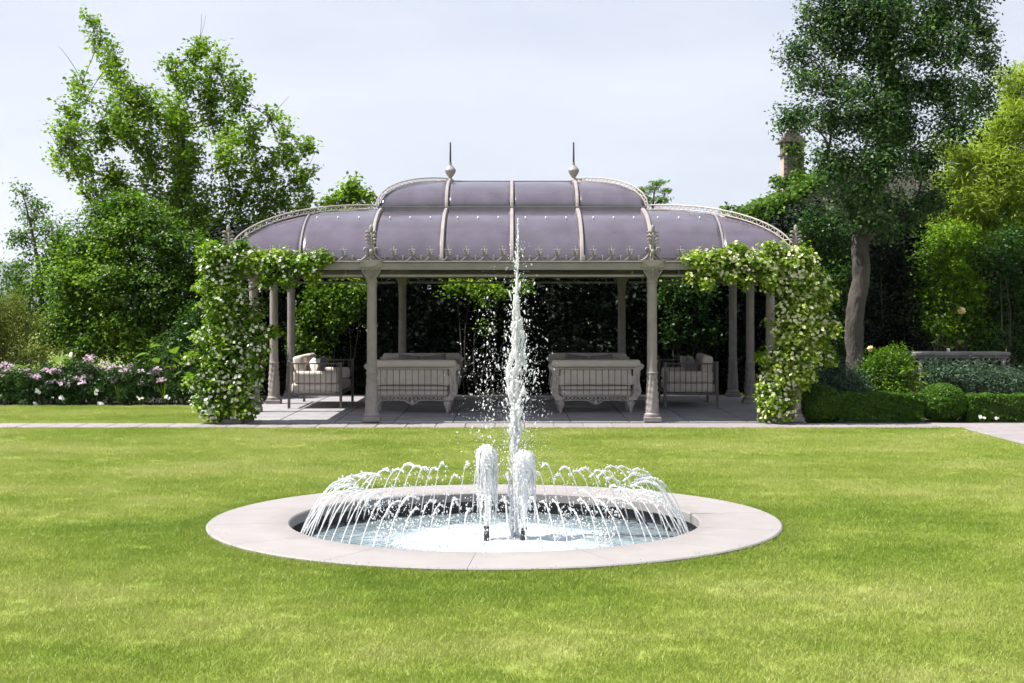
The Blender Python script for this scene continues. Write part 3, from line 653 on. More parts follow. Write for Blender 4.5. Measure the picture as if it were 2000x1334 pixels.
def make_settee():
    """ornate iron settee, its barred back towards -y, seat towards +y"""
    root = thing('iron_settee', 'x', 'sofa', (0,0,0))
    # back side-frames: scrolled cast iron
    for s in (-1,1):
        o = MB(); out = [(.80,.90),(.85,.90),(.875,.86),(.86,.81),(.82,.79),(.80,.72),(.795,.6),(.81,.5),(.83,.42),(.82,.35),(.77,.29),(.745,.24),(.60,.24),(.60,.28),(.66,.30),(.69,.36),(.69,.5),(.68,.66),(.68,.80)]
        pts = [(s*x,z) for x,z in out]; o.prism(pts if s < 0 else pts[::-1], -.03, .03)
        # raised scrollwork on the casting
        def spiral(cx, cz, r0, turns, sg, rr): 
            o.tube([(s*(cx+sg*r0*(1-.8*k/14)*math.cos(turns*2*math.pi*k/14)), -.034, cz+r0*(1-.8*k/14)*math.sin(turns*2*math.pi*k/14)) for k in range(15)], rr, 5)
        spiral(.845,.855,.035,1.4,-1,.01); spiral(.75,.42,.055,1.5,1,.011); spiral(.735,.62,.045,1.4,-1,.01); spiral(.75,.31,.035,1.3,1,.009)
        o.tube([(s*.70,-.034,.78),(s*.74,-.036,.70),(s*.71,-.036,.63),(s*.76,-.036,.54),(s*.73,-.036,.47),(s*.79,-.036,.40)], .012, 5)
        for k in range(6): o.ball((s*(.70+.045*(k%2)+.05*(k>3)), -.03, .36+.075*k), (.018,.014,.024), 6, 4)
        o.build('side_frame', M['iron'], root)
        # arm: runs forward from the back frame
        a = MB(); a.tube([(s*.78,.0,.80),(s*.80,.25,.72),(s*.79,.5,.66),(s*.78,.72,.63),(s*.78,.78,.58),(s*.78,.74,.54)], [.03,.03,.03,.032,.03,.02], 8)
        a.tube([(s*.78,.74,.56),(s*.77,.76,.4),(s*.70,.74,.25)], [.025,.03,.03], 8)
        for k in range(5): a.tube([(s*.79,.1+.12*k,.74-.03*k),(s*.77,.1+.12*k,.28)], .009, 5)
        a.build('arm', M['iron'], root)
        for y in (0,.72):
            f = MB(); f.lathe([(.012,0),(.022,.01),(.03,.05),(.032,.075),(.06,.13),(.075,.175),(.072,.205),(.045,.225),(.055,.235),(.055,.246)], 14, (s*.645,y,0)); smooth_angle(f.build('leg', M['iron'], root))
    # apron of pierced leafwork with a drop in the middle
    ap = MB(); ap.box(-.62,.62,-.02,.02,.315,.335,.004); ap.tube([(-.62,0,.225),(-.3,0,.235),(-.13,0,.225),(-.09,0,.19),(0,0,.155),(.09,0,.19),(.13,0,.225),(.3,0,.235),(.62,0,.225)], .012, 6)
    for k in range(17):
        x = -.58+k*.0725
        ap.tube([(x-.03,-.01,.235),(x-.012,-.018,.265),(x+.012,-.018,.29),(x+.03,-.01,.316)], .0085, 5); ap.tube([(x+.03,-.01,.235),(x+.01,-.018,.262),(x-.02,-.016,.285),(x-.005,-.016,.3)], .008, 5)
        if k % 2 == 0: ap.ball((x,-.015,.275),(.016,.012,.02),6,4)
    for s in (-1,1):
        ap.tube([(s*.02,-.01,.17),(s*.05,-.02,.2),(s*.09,-.02,.21),(s*.1,-.02,.235),(s*.07,-.02,.245),(s*.05,-.02,.23)], .011, 5)
    ap.ball((0,-.012,.2),(.035,.02,.045),8,5); ap.build('apron', M['iron'], root)
    sf = MB(); sf.box(-.66,.66,.022,.74,.285,.31,.004); sf.build('seat_frame', M['iron'], root)
    for x0 in range(11):
        x = -.575+x0*.115; b = MB(); b.tube([(x,-.005,.33),(x,-.005,.82)], .0055, 6); b.build('bar', M['bar'], root)
    for z in (.42,.50):
        b = MB(); b.tube([(-.68,-.012,z),(.68,-.012,z)], .006, 6); b.build('bar', M['bar'], root)
    tr = MB(); tr.box(-.70,.70,-.035,.035,.80,.83,.008); tr.build('top_rail', M['iron'], root)
    c = MB(); soft_box(c,-.815,.815,-.075,.10,.835,.975,.055,4); smooth_angle(c.build('rolled_headrest', M['cloth'], root))
    c = MB(); soft_box(c,-.66,.66,.02,.16,.505,.82,.04,3); smooth_angle(c.build('back_cushion', M['cloth'], root))
    c = MB(); soft_box(c,-.65,.65,.02,.72,.312,.415,.035,3); soft_box(c,-.645,.645,.018,.72,.418,.502,.03,3); smooth_angle(c.build('seat_cushion', M['cloth'], root))
    for s in (-1,1):
        c = MB(); c.tube([(s*.60,-.0,.60),(s*.60,.01,.60),(s*.60,.64,.60),(s*.60,.66,.60)], [.09,.105,.105,.09], 16); smooth_angle(c.build('bolster', M['cloth'], root))
    for k, (x, ry) in enumerate(((-.3,.12),(.28,-.15))):
        c = MB(); pillow(c,.46,.46,.16, Matrix.Translation((x,.27,.735)) @ Matrix.Rotation(R(-18),4,'X') @ Matrix.Rotation(ry,4,'Y')); smooth_angle(c.build('throw_pillow', M['cloth_d'], root), 80)
    return root
SETTEE_G = 'ornate iron settees facing each other'
st = make_settee()
for i, (px, y, rz, lab) in enumerate((
    (805, 26.95, R(-.8), 'scrolled iron settee seen from its barred back, nearest the sunlit slatted daybed'),
    (1164, 26.98, R(1.4), 'scrolled iron settee seen from its barred back, nearest the shaded slatted daybed'),
    (824, 30.9, math.pi+R(2.2), 'shaded settee facing out, behind the scrolled settee nearest the sunlit daybed'),
    (1148, 31.0, math.pi-R(1.2), 'shaded settee facing out, behind the scrolled settee nearest the shaded daybed'))):
    o = st if i == 0 else copy_tree(st)
    o.location = ((px-1000)/F*y, y, FZ); o.rotation_euler = (0,0,rz); tag(o, lab, 'sofa', SETTEE_G)

def make_daybed():
    """slatted metal daybed, its near arm towards -y, back on the -x side, seat opening to +x; 1.03 x 2.1 m"""
    root = thing('slatted_daybed', 'x', 'daybed', (0,0,0)); W, Ln = 1.03, 2.1
    for x in (0.02, W-.02):
        for y in (0.02, Ln-.02):
            b = MB(); b.box(x-.024,x+.024,y-.024,y+.024,0,.90 if x < .5 else .885,.005); b.build('leg', M['bar'], root)
    b = MB(); b.box(.044,W-.044,.0,.04,.26,.30,.004); b.box(.044,W-.044,Ln-.04,Ln,.26,.30,.004); b.box(.0,.04,.044,Ln-.044,.26,.30,.004); b.box(W-.04,W,.044,Ln-.044,.26,.30,.004); b.build('seat_frame', M['bar'], root)
    for y in (.0, Ln-.04):
        b = MB(); b.box(.044,W-.044,y,y+.04,.845,.87,.004); b.build('arm_rail', M['bar'], root)
        for k in range(9):
            x = .1+k*.104; b = MB(); b.tube([(x,y+.02,.295),(x,y+.02,.85)], .0075, 6); b.build('slat', M['bar'], root)
    b = MB(); b.box(.0,.04,.044,Ln-.044,.845,.87,.004); b.build('back_rail', M['bar'], root)
    for k in range(17):
        y = .14+k*.113; b = MB(); b.tube([(.02,y,.295),(.02,y,.85)], .0075, 6); b.build('slat', M['bar'], root)
    c = MB(); soft_box(c,.06,W-.05,.055,Ln-.055,.302,.475,.04,3); smooth_angle(c.build('seat_cushion', M['cloth'], root))
    for y0, nm in ((.05,'arm_cushion'),(Ln-.23,'arm_cushion')):
        c = MB(); soft_box(c,.08,W-.06,y0,y0+.18,.48,.71,.06,4); smooth_angle(c.build(nm, M['cloth'], root))
    for k in range(2):
        c = MB(); soft_box(c,-.10,.10,-.46,.46,-.24,.24,.06,4); o = c.build('back_cushion', M['cloth'], root); o.location = (.2,.58+.94*k,.76); o.rotation_euler = (0,R(-10+4*k),0); smooth_angle(o)
    for x, y, ry, rz, m in ((.42,.38,-22,25,'cloth'),(.46,.9,-25,-14,'cloth_d'),(.42,1.5,-20,8,'cloth_d')):
        c = MB(); pillow(c,.5,.5,.17, Matrix.Translation((x,y,.72)) @ Matrix.Rotation(R(rz),4,'Z') @ Matrix.Rotation(R(90),4,'Z') @ Matrix.Rotation(R(22),4,'X')); smooth_angle(c.build('throw_pillow', M[m], root), 80)
    return root
db = make_daybed(); db.location = (-4.28,28.15,FZ); tag(db, 'slatted metal daybed with piled cushions, partly in sunlight', 'daybed', 'slatted daybeds at the pavilion ends')
db2 = copy_tree(db); db2.location = (4.03,30.25,FZ); db2.rotation_euler = (0,0,math.pi-R(2.5)); tag(db2, 'slatted metal daybed wholly in shade beside the cream-flowered column', 'daybed', 'slatted daybeds at the pavilion ends')

# ------------------------------------------------------------------ fountain
WL = -0.17
def build_fountain():
    f = thing('fountain', 'round sunken fountain with flat cream stone rim and ring of arching jets', 'fountain', (FX,FY,0))
    nseg = 14; gap = 0.0016
    for k in range(nseg):
        mb = MB(); a0 = 2*math.pi*(k+.35)/nseg+gap/2; a1 = 2*math.pi*(k+1.35)/nseg-gap/2; n = 10; vs = []; fs = []
        prof = [(RI,-.05),(RI,.03),(RI+.012,.042),(RO-.012,.042),(RO,.032),(RO,-.05)]
        for i in range(n+1):
            a = a0+(a1-a0)*i/n
            for r, z in prof: vs.append((r*math.cos(a), r*math.sin(a), z))
        m = len(prof)
        for i in range(n):
            for j in range(m): fs.append((i*m+j,i*m+(j+1)%m,(i+1)*m+(j+1)%m,(i+1)*m+j))
        fs.append(tuple(range(m))); fs.append(tuple(range(n*m+m-1,n*m-1,-1)))
        mb.add(vs, fs); mb.build('rim_stone', M['stone'], f)
    mb = MB(); vs = []; fs = []; n = 96; prof = [(RI+.3,-.052),(RI+.05,-.052),(RI+.05,-.6),(0.01,-.6)]
    for r, z in prof:
        for k in range(n): a = 2*math.pi*k/n; vs.append((r*math.cos(a), r*math.sin(a), z))
    for i in range(3):
        for k in range(n): a = i*n+k; b = i*n+(k+1)%n; fs.append((a,b,b+n,a+n))
    fs.append(tuple(range(3*n,4*n))); mb.add(vs, fs); mb.build('basin', M['wet'], f)
    # water surface, choppy and heaped up where the jets fall
    mb = MB(); nr, n = 60, 160; vs = [(0,0,WL+.02)]; fs = []
    rng = np.random.default_rng(3); waves = [(rng.uniform(3,26), rng.uniform(0,2*math.pi), rng.uniform(0,6.28), rng.uniform(.25,1)) for _ in range(26)]
    for i in range(1,nr+1):
        r = (RI+.049)*i/nr
        for k in range(n):
            a = 2*math.pi*k/n; x = r*math.cos(a); y = r*math.sin(a)
            amp = .0035+.02*math.exp(-((r-.85)/.4)**2)+.012*math.exp(-(r/.6)**2)
            h = sum(A*math.sin(q*(x*math.cos(d)+y*math.sin(d))+p) for q,d,p,A in waves)/math.sqrt(26)
            vs.append((x,y,WL+amp*h+.018*math.exp(-((r-.8)/.45)**2)))
    for k in range(n): fs.append((0,1+k,1+(k+1)%n))
    for i in range(nr-1):
        for k in range(n): a = 1+i*n+k; b = 1+i*n+(k+1)%n; fs.append((a,a+n,b+n,b))
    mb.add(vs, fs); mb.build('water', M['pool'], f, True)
    # ring of arching jets, each from its own nozzle
    nj = 84; nr_ = 1.80
    jets = []; arcs = []; drops = MB(); rngd = np.random.default_rng(77)
    for v in range(7):
        rng2 = np.random.default_rng(50+v); mb = MB(); hpk = .50+rng2.uniform(-.05,.07); L = .76+rng2.uniform(-.08,.1); N_ = 18; pts = []; rad = []
        cut = 0.60+rng2.uniform(-.06,.08)
        def at(t): return (L*t, 0.0, 4*hpk*t*(1-t)*(1.0)+.02*t)
        for i in range(N_+1):
            t = cut*i/N_; p = at(t); w = .006*t; pts.append((p[0]+rng2.normal()*w*.6, rng2.normal()*w*.7, p[2]+rng2.normal()*w*.6))
            rad.append((.0055 - .001*t)*(1+.30*rng2.normal()*min(1,t*2.2)) if t < .35 else max(.004,.0068*(1+.5*rng2.normal())))
        mb.tube(pts, rad, 6)
        arcs.append((hpk, L))
        jets.append(mb.mesh('water_jet', M['spray'], True))
    noz = MB(); noz.lathe([(.022,-.12),(.022,.0),(.013,.01),(.011,.03)], 8); nme = noz.mesh('nozzle', M['dark'])
    for k in range(nj):
        a = 2*math.pi*k/nj+random.uniform(-.012,.012); p = (nr_*math.cos(a), nr_*math.sin(a), WL+.0)
        link('nozzle', nme, f, p)
        j = link('water_jet', jets[random.randrange(7)], f, (p[0],p[1],p[2]+.02), a+math.pi+random.uniform(-.06,.06)); s = random.uniform(.92,1.06); j.scale = (s,1,s)
        mtx = Matrix.Translation(j.location) @ Matrix.Rotation(j.rotation_euler.z,4,'Z') @ Matrix.Diagonal((s,1,s,1)); hpk, L = arcs[jets.index(j.data)]
        for i in range(34):
            t = rngd.uniform(.30,1.0); w = .007+.045*max(0,t-.4); r = float(np.clip(.0028+rngd.exponential(.0024),.0028,.009))
            drops.ball(mtx @ Vector((L*t+rngd.normal()*w, rngd.normal()*w, 4*hpk*t*(1-t)+.02*t+rngd.normal()*w)), (r,r,r*rngd.uniform(.9,1.9)), 5, 3)
        for i in range(8):
            drops.ball(mtx @ Vector((L+rngd.normal()*.06, rngd.normal()*.06, abs(rngd.normal())*.05)), rngd.uniform(.003,.010), 5, 3)
    o = drops.build('jet_drops', M['spray'], f, True); o['kind'] = 'stuff'
    # the tall middle jet: ropes of white water, thick in the middle, thinning upward
    prof = [(-.17,.075),(.3,.06),(.6,.055),(.85,.075),(1.02,.12),(1.2,.15),(1.36,.16),(1.46,.17),(1.54,.12),(1.62,.095),(1.85,.085),(2.05,.07),(2.16,.05),(2.24,.028),(2.4,.032),(2.55,.02),(2.7,.012),(2.81,.009)]
    zs = np.array([p[0] for p in prof]); ws = np.array([p[1] for p in prof])*0.68
    jx, jy = 0.175, 0.2
    def lean(z): return 0.013*z
    rng3 = np.random.default_rng(9); mb = MB()
    for s in range(13):
        z0 = -.17 if s < 8 else rng3.uniform(.2,1.5); z1 = 2.81 if s < 2 else rng3.uniform(1.0,2.4)
        z1 = max(z1, z0+.4); n = int((z1-z0)/.04); ph = rng3.uniform(0,6.28); rr = rng3.uniform(.15,1.0); pts, rad = [], []; ax = ay = 0.0
        for i in range(n+1):
            z = z0+(z1-z0)*i/n; w = float(np.interp(z,zs,ws)); a = ph+z*rng3.uniform(.9,1.1)+.6*math.sin(z*3.3+s)
            ax = .8*ax+rng3.normal()*.16*w; ay = .8*ay+rng3.normal()*.16*w; q = rr*w*((.45+.55*math.sin(z*4.1+ph*2)) if z < 1.5 or z > 2.15 else .8+.2*math.sin(z*9+ph))
            pts.append((jx+lean(z)+q*math.cos(a)+ax, jy+q*math.sin(a)+ay, z)); tear = max(.15, 1+.6*rng3.normal())*(.75 if 1.5 < z < 2.15 else 1)
            rad.append(max(.0035, w*.17*tear*(1 if 0 < i < n else .25)+.002))
        mb.tube(pts, rad, 7)
    for z in np.arange(-.15,2.78,.011):    # torn lumps and flying tongues
        w = float(np.interp(z,zs,ws)); k = 1 if z > 1.9 else 2
        for _ in range(k):
            a = rng3.uniform(0,6.28); q = w*(rng3.uniform(.3,1.15) if rng3.random() < .8 else rng3.uniform(1.1,1.7)); r = rng3.uniform(.003,.010)*(1 if z < 2.2 else .7)
            c = Vector((jx+lean(z)+q*math.cos(a), jy+q*math.sin(a), z)); d = Vector((math.cos(a)*.35,math.sin(a)*.35,rng3.uniform(.5,1.2)))*r*rng3.uniform(1.5,5)
            mb.tube([c-d, c, c+d*.8], [r*.4,r,r*.5], 5)
    mb.build('central_jet', M['spray'], f, True)
    # flung drops round it
    mb = MB()
    for i in range(1900):
        z = rng3.uniform(.05,1.0)+rng3.uniform(0,1.35) if i % 4 else rng3.uniform(.1,2.6)
        sg = float(np.interp(z,[0,.5,1.0,1.5,2.0,2.4,2.7],[.24,.20,.20,.19,.15,.09,.04])); d = rng3.normal()*sg; e = rng3.normal()*sg
        d -= .07*(abs(d) > .12)
        r = float(np.clip(rng3.exponential(.0021)+.0016,.0016,.0095)); 
        vec = Vector((d*.5,0,rng3.normal()*.6)).normalized(); c = Vector((jx+lean(z)+d, jy+e, z)); ln = rng3.uniform(1.0,1.9)
        mb.tube([c-vec*r*ln, c, c+vec*r*ln], [r*.35,r,r*.35], 5)
    for i in range(2200):                   # fine mist
        z = rng3.uniform(-.1,1.6); c = Vector((jx+rng3.normal()*.17-.03, jy+rng3.normal()*.17, z)); r = rng3.uniform(.0012,.0028); mb.ball(c, (r,r,r*1.6), 4, 2)
    o = mb.build('spray_drops', M['spray'], f, True); o['kind'] = 'stuff'
    # two short bell jets of foaming water with their nozzles
    def bell(x, y, ztop, rmax, seed, side):
        rg = np.random.default_rng(seed); mb = MB()
        mb.tube([(x+.012*math.sin(z*6+seed)*side, y, z) for z in np.linspace(WL+.1,ztop-.08,16)], [.026+.014*((i/15)**1.5)+rg.normal()*.003 for i in range(16)], 10, False)
        na, nz = 56, 26; hang = [rg.uniform(.35,1.0) for _ in range(na)]; vs = []; fs = []; off = [rg.normal()*.05 for _ in range(na)]
        for q in range(nz+1):
            t = q/nz
            for k in range(na):
                a = 2*math.pi*k/na; rad_ = rmax*math.sin(min(1,t*2.1)*math.pi/2)*(1-.10*t)*(1+off[k]*min(1,t*3)+.07*math.sin(a*3+seed+t*5)); z = ztop-(ztop-WL-.02)*hang[k]*t**1.8+.012*math.sin(a*5+seed)*(1-t)
                vs.append((x+rad_*math.cos(a)+side*.02*t+rg.normal()*.0025, y+rad_*math.sin(a)+rg.normal()*.0025, z+rg.normal()*.002))
        for q in range(nz):
            for k in range(na):
                if q > 9 and rg.random() < (q-9)/(nz-9)*.75: continue
                fs.append((q*na+k, q*na+(k+1)%na, (q+1)*na+(k+1)%na, (q+1)*na+k))
        mb.add(vs, fs)
        for i in range(120):
            a = rg.uniform(0,6.28); q = rmax*(1+abs(rg.normal())*.25); r = rg.uniform(.003,.008)
            mb.ball((x+q*math.cos(a), y+q*math.sin(a), rg.uniform(WL,ztop)), r, 5, 3)
        mb.build('bell_jet', M['spray'], f, True)
        n2 = MB(); n2.lathe([(.03,WL-.2),(.03,WL+.06),(.026,WL+.065),(.026,WL+.10),(.033,WL+.105),(.033,WL+.125)], 12, (x,y,0)); n2.build('bell_nozzle', M['dark'], f)
    bell(-.075, .12, .70, .098, 4, -.3); bell(.262, .02, .66, .105, 6, 1.0)
    return f
build_fountain()

# ------------------------------------------------------------------ plants: builders
def B(px, py, rx, ry, D, dep=None, dy=0.0):
    c = P(px, py, D+dy); rx = rx/F*D; rz = ry/F*D
    return (tuple(c), (rx, dep if dep else (rx+rz)*0.5, rz))
def limb(mb, a, b, r0, r1, seg=7, bend=0.12, n=6, sag=0.0):
    a = Vector(a); b = Vector(b); L = (b-a).length; o1 = Vector((random.gauss(0,1),random.gauss(0,1),random.gauss(0,.5)))*bend*L*.5
    pts = []
    for i in range(seg+1):
        t = i/seg; p = a.lerp(b,t)+o1*math.sin(math.pi*t)*.7; p.z += L*sag*math.sin(math.pi*t); pts.append(p)
    mb.tube(pts, [r0+(r1-r0)*(i/seg)**.8 for i in range(seg+1)], n); return pts
def tree(name, label, cat, trunk_pts, trunk_r, blobs, leaf, per_m2, per, cr, L, W, bark='bark_l', group=None, twigs=5, shell=.5, limbs=True, lr=.35, bare=0, shoots=0, **kw):
    base = Vector(trunk_pts[0]); root = thing(name, label, cat, base, 0, group)
    mb = MB(); tp = [Vector(p) for p in trunk_pts]
    # smooth the trunk line
    fine = []
    for i in range(len(tp)-1):
        p0 = tp[max(i-1,0)]; p1 = tp[i]; p2 = tp[i+1]; p3 = tp[min(i+2,len(tp)-1)]
        for k in range(8):
            t = k/8; fine.append(.5*((2*p1)+(p2-p0)*t+(2*p0-5*p1+4*p2-p3)*t*t+(3*p1-p0-3*p2+p3)*t**3))
    fine.append(tp[-1]); rads = np.interp(np.linspace(0,1,len(fine)), np.linspace(0,1,len(trunk_r)), trunk_r)
    mb.tube([p-base for p in fine], [r*(1+.05*random.uniform(-1,1)) for r in rads], 20)
    for i, v in enumerate(mb.v[:len(fine)*20]):
        k = i//20; c = fine[k]-base; v = Vector(v); q = v*9.0; q.z *= .35; mb.v[i] = tuple(c+(v-c)*(1+.16*mnoise.noise(q)+.09*mnoise.noise(q*2.7)))
    cl = clumps(blobs, per_m2, shell); C = cl[0]
    if shoots:                               # leafy upright shoots instead of round masses
        cc, oo = [], []
        for c, r in blobs:
            c = Vector(c)
            for _ in range(max(3, int(shoots*(r[0]*r[2])**.5))):
                u = random.uniform(-1,1); v = random.uniform(-1,1); a0 = c+Vector((u*r[0]*.5, v*r[1]*.5, -r[2]*random.uniform(.2,.8))); lean = Vector(((c.x-fine[-1].x)*.10+random.uniform(-.25,.25), random.uniform(-.25,.25), 1.0)).normalized()
                b0 = a0+lean*r[2]*random.uniform(.9,1.75)+Vector((u*r[0]*.45,v*r[1]*.45,0)); pts = limb(mb, a0-base, b0-base, .012, .004, 6, .14, 4)
                L_ = (b0-a0).length; k = max(3, int(L_/.13))
                for i in range(k):
                    t = (i+random.random())/k; j = min(5, int(t*6)); q = pts[j].lerp(pts[j+1], t*6-j)+base; w = .11*(1.15-.55*t)
                    cc.append((q.x+random.gauss(0,w), q.y+random.gauss(0,w), q.z+random.gauss(0,w*.7))); oo.append((random.gauss(0,.6),random.gauss(0,.6),.5))
        C = np.array(cc); cl = (C, unit(np.array(oo)))
    if limbs:
        start = int(len(fine)*.42); top = len(fine)-1
        nodes = [(fine[i], min(rads[i]*.62, .075)) for i in range(start, len(fine))]
        todo = [Vector(c) for c, r in blobs]
        while todo:
            best = None
            for c in todo:
                for k, (p, r) in enumerate(nodes):
                    d = (c-p).length+max(0.0, p.z-c.z+.25)*1.4
                    if best is None or d < best[0]: best = (d, c, k)
            d, c, k = best; todo.remove(c); p, r = nodes[k]; r1 = max(.010, r*.62)
            pts = limb(mb, p-base, c-base, max(.012, r*.85), r1, 7, .2, 6, .05); nodes.append((c, r1))
            near = np.argsort(np.linalg.norm(C-np.array(c), axis=1))[:40]
            for _ in range(twigs):
                q = Vector(C[near[random.randrange(len(near))]]); limb(mb, pts[random.randrange(3,8)], q-base, .011, .003, 4, .2, 4)
    for _ in range(bare):                    # leafless shoots standing clear of the crown
        c, r = blobs[random.randrange(len(blobs))]; c = Vector(c); o = Vector((c.x-fine[-1].x, 0, abs(c.z-fine[-1].z)*.3)); o = o.normalized() if o.length > .1 else Vector((0,0,1))
        limb(mb, c-base, c-base+(o*.8+Vector((random.uniform(-.3,.3),random.uniform(-.3,.3),1.1)))*random.uniform(.5,.95), .012, .004, 6, .16, 4)
    t = mb.build('trunk', M[bark], root, True)
    V = leaves_from(cl, per, cr, L, W, **kw)-np.array(base)
    quads('crown', V, M[leaf], root); return root
def shrub(name, label, cat, base, blobs, leaf, per_m2, per, cr, L, W, group=None, stems=6, shell=.4, **kw):
    base = Vector(base); root = thing(name, label, cat, base, 0, group); mb = MB()
    for c, r in blobs:
        for _ in range(max(1, stems//len(blobs)+1)):
            e = Vector(c)+Vector((random.uniform(-.5,.5)*r[0],random.uniform(-.5,.5)*r[1],random.uniform(-.2,.5)*r[2]))
            s = Vector((base.x+(c[0]-base.x)*.45+random.uniform(-.1,.1), base.y+(c[1]-base.y)*.45+random.uniform(-.1,.1), base.z)); limb(mb, s-base, e-base, .022, .006, 5, .12, 5)
    mb.build('stem', M['bark_l'], root, True)
    V = leaves_from(clumps(blobs, per_m2, shell), per, cr, L, W, **kw)
    V = V[V[:,:,2].min(axis=1) > 0.005]-np.array(base); quads('foliage', V, M[leaf], root); return root
def flower_heads(C, out, petals, Rr, mat, parent, name='flowers', base=(0,0,0), kind='stuff'):
    n = len(C); out = unit(out); t = unit(np.cross(out, RNG.normal(size=(n,3)))); b = np.cross(out, t); V = np.empty((n*petals,4,3)); k = 0
    sc = RNG.uniform(.7,1.25,size=(n,1))*Rr
    for p in range(petals):
        a = 2*math.pi*p/petals; d = t*math.cos(a)+b*math.sin(a); s = np.cross(out, d); 
        V[k:k+n,0] = C+d*sc*.08; V[k:k+n,1] = C+d*sc*.65+s*sc*.45+out*sc*.15; V[k:k+n,2] = C+d*sc+out*sc*.1; V[k:k+n,3] = C+d*sc*.65-s*sc*.38+out*sc*.15; k += n
    return quads(name, V-np.array(base), M[mat], parent, kind)

# ------------------------------------------------------------------ trees and shrubs on the left of the pavilion
D1 = 44.0
bl = [(183,45,13,22),(196,85,16,28),(212,125,20,32),(235,165,26,34),(258,200,34,40),(160,160,18,20),(170,195,16,26),(150,262,26,26),(135,290,20,22),(175,320,32,34),(200,270,30,36),
      (232,240,40,45),(275,262,45,48),(300,215,30,40),(345,135,22,26),(372,112,26,26),(405,98,26,22),(420,135,32,30),(365,165,34,36),(455,165,28,30),(400,190,42,40),(465,200,26,34),(340,235,44,44),(430,240,46,46),
      (290,325,48,46),(360,315,46,50),(440,315,50,48),(485,270,26,36),(505,335,40,40),(530,232,14,22),(545,262,22,24),(560,310,24,30),(590,290,16,24),(575,355,34,32),(530,390,46,40),(455,390,50,42),(380,395,46,44),(590,395,26,30),(250,370,40,40),(215,350,26,30),(320,395,40,34),(600,430,24,30),(500,430,60,34),(420,450,50,34),(128,268,24,24),(150,330,30,30),(120,300,16,18),(185,385,36,34),(150,225,18,26),(560,420,40,34)]
tree('sweetgum_tree', 'tall loose-crowned light green tree reaching above the flower border', 'tree',
     [P(350,745,D1)-Vector((0,0,P(350,745,D1).z)), P(348,640,D1), P(345,520,D1), P(350,420,D1), P(355,320,D1), P(362,220,D1)], [.22,.17,.13,.10,.065,.03],
     [B(b[0]+random.uniform(-6,6),b[1],b[2]*.78,b[3]*1.1,D1,dy=random.uniform(-1.2,1.2)) for b in bl]+[B(*b,D1,dy=-.8) for b in ((350,250,34,40),(362,310,36,44),(345,365,36,44),(370,420,40,44),(400,465,44,40),(450,480,44,40),(340,450,40,40),(480,520,50,40))], 'lf_tree', 6.8, 10, .125, .135, .09, bare=30, shoots=20, twigs=3, shell=.5, flat=.7)
D2 = 33.5
bl = [(250,400,40,24),(215,425,50,34),(285,430,60,38),(240,465,80,44),(180,480,60,44),(330,480,60,44),(150,540,60,55),(230,540,80,60),(320,555,80,60),(395,530,60,55),(185,610,80,55),(280,630,90,60),(380,620,70,60),(430,570,40,60),(130,640,60,50),(200,675,90,36),(330,690,90,40),(440,650,40,50)]
tree('hornbeam_tree', 'dense dark-hearted tree with bright green top behind the flower border', 'tree',
     [P(280,770,D2)-Vector((0,0,P(280,770,D2).z)), P(280,700,D2), P(275,600,D2), P(262,500,D2), P(252,420,D2)], [.17,.14,.11,.07,.03],
     [B(*b,D2,dy=random.uniform(-.5,.5)) for b in bl], 'lf_bush', 17, 46, .18, .085, .055, twigs=3, flat=.45, shell=.42, up=.9, rnd=.5)
D3 = 37.0
bl = [(45,378,12,18),(58,425,26,22),(85,445,26,22),(110,470,30,26),(60,475,26,22),(40,520,26,22),(85,520,36,30),(120,545,36,40),(50,560,34,28),(20,590,36,34),(90,600,50,40),(130,490,26,36),(30,470,18,18),(70,555,36,30),(15,540,26,26),(105,500,34,30),(140,580,36,40),(60,610,50,36),(10,640,40,30),(75,400,12,14)]
tree('young_ash_tree', 'thin airy young tree in front of the distant blue hill', 'tree',
     [P(85,760,D3)-Vector((0,0,P(85,760,D3).z)), P(84,650,D3), P(80,560,D3), P(66,470,D3), P(48,390,D3)], [.09,.075,.06,.04,.015],
     [B(*b,D3,dy=random.uniform(-.5,.5)) for b in bl], 'lf_airy', 14, 14, .12, .095, .055, twigs=4, shoots=26)
shrub('privet_shrub', 'yellow-green rounded shrub at the edge of the frame above the pink flowers', 'shrub', P(20,790,32.2)-Vector((0,0,P(20,790,32.2).z)),
      [B(*b,32.2,dy=random.uniform(-.3,.3)) for b in [(10,600,50,36),(40,640,50,40),(0,660,50,45),(60,690,50,36),(-40,640,50,60),(20,700,60,40)]], 'lf_yell', 40, 24, .10, .05, .03)
shrub('laurel_shrub', 'dark glossy shrub between the dense tree and the white-flowered climber', 'shrub', P(400,790,31.6)-Vector((0,0,P(400,790,31.6).z)),
      [B(*b,31.6,dy=random.uniform(-.3,.3)) for b in [(390,640,50,50),(350,690,50,40),(420,690,60,50),(450,610,40,60),(380,730,60,40),(440,740,50,50)]], 'lf_shrub', 32, 24, .12, .085, .04)
D4 = 50.0
bl = [(690,352,9,12),(684,368,16,14),(706,380,14,16),(665,388,22,12),(645,398,18,10),(640,450,30,30),(690,420,40,30),(720,392,8,9),(670,470,50,40)]
tree('plane_tree', 'small leafy tree top rising behind the roof beside the tall light green tree', 'tree', [P(680,714,D4)-Vector((0,0,P(680,714,D4).z)), P(680,600,D4), P(682,480,D4), P(686,370,D4)], [.14,.11,.08,.03],
     [B(*b,D4) for b in bl], 'lf_tree', 12, 20, .17, .16, .11, twigs=4)
bl = [(1288,356,16,7),(1270,368,12,6),(1302,372,12,6),(1248,372,14,8),(1262,388,26,9),(1290,392,18,8),(1240,392,12,8),(1270,420,40,20),(1275,460,50,30)]
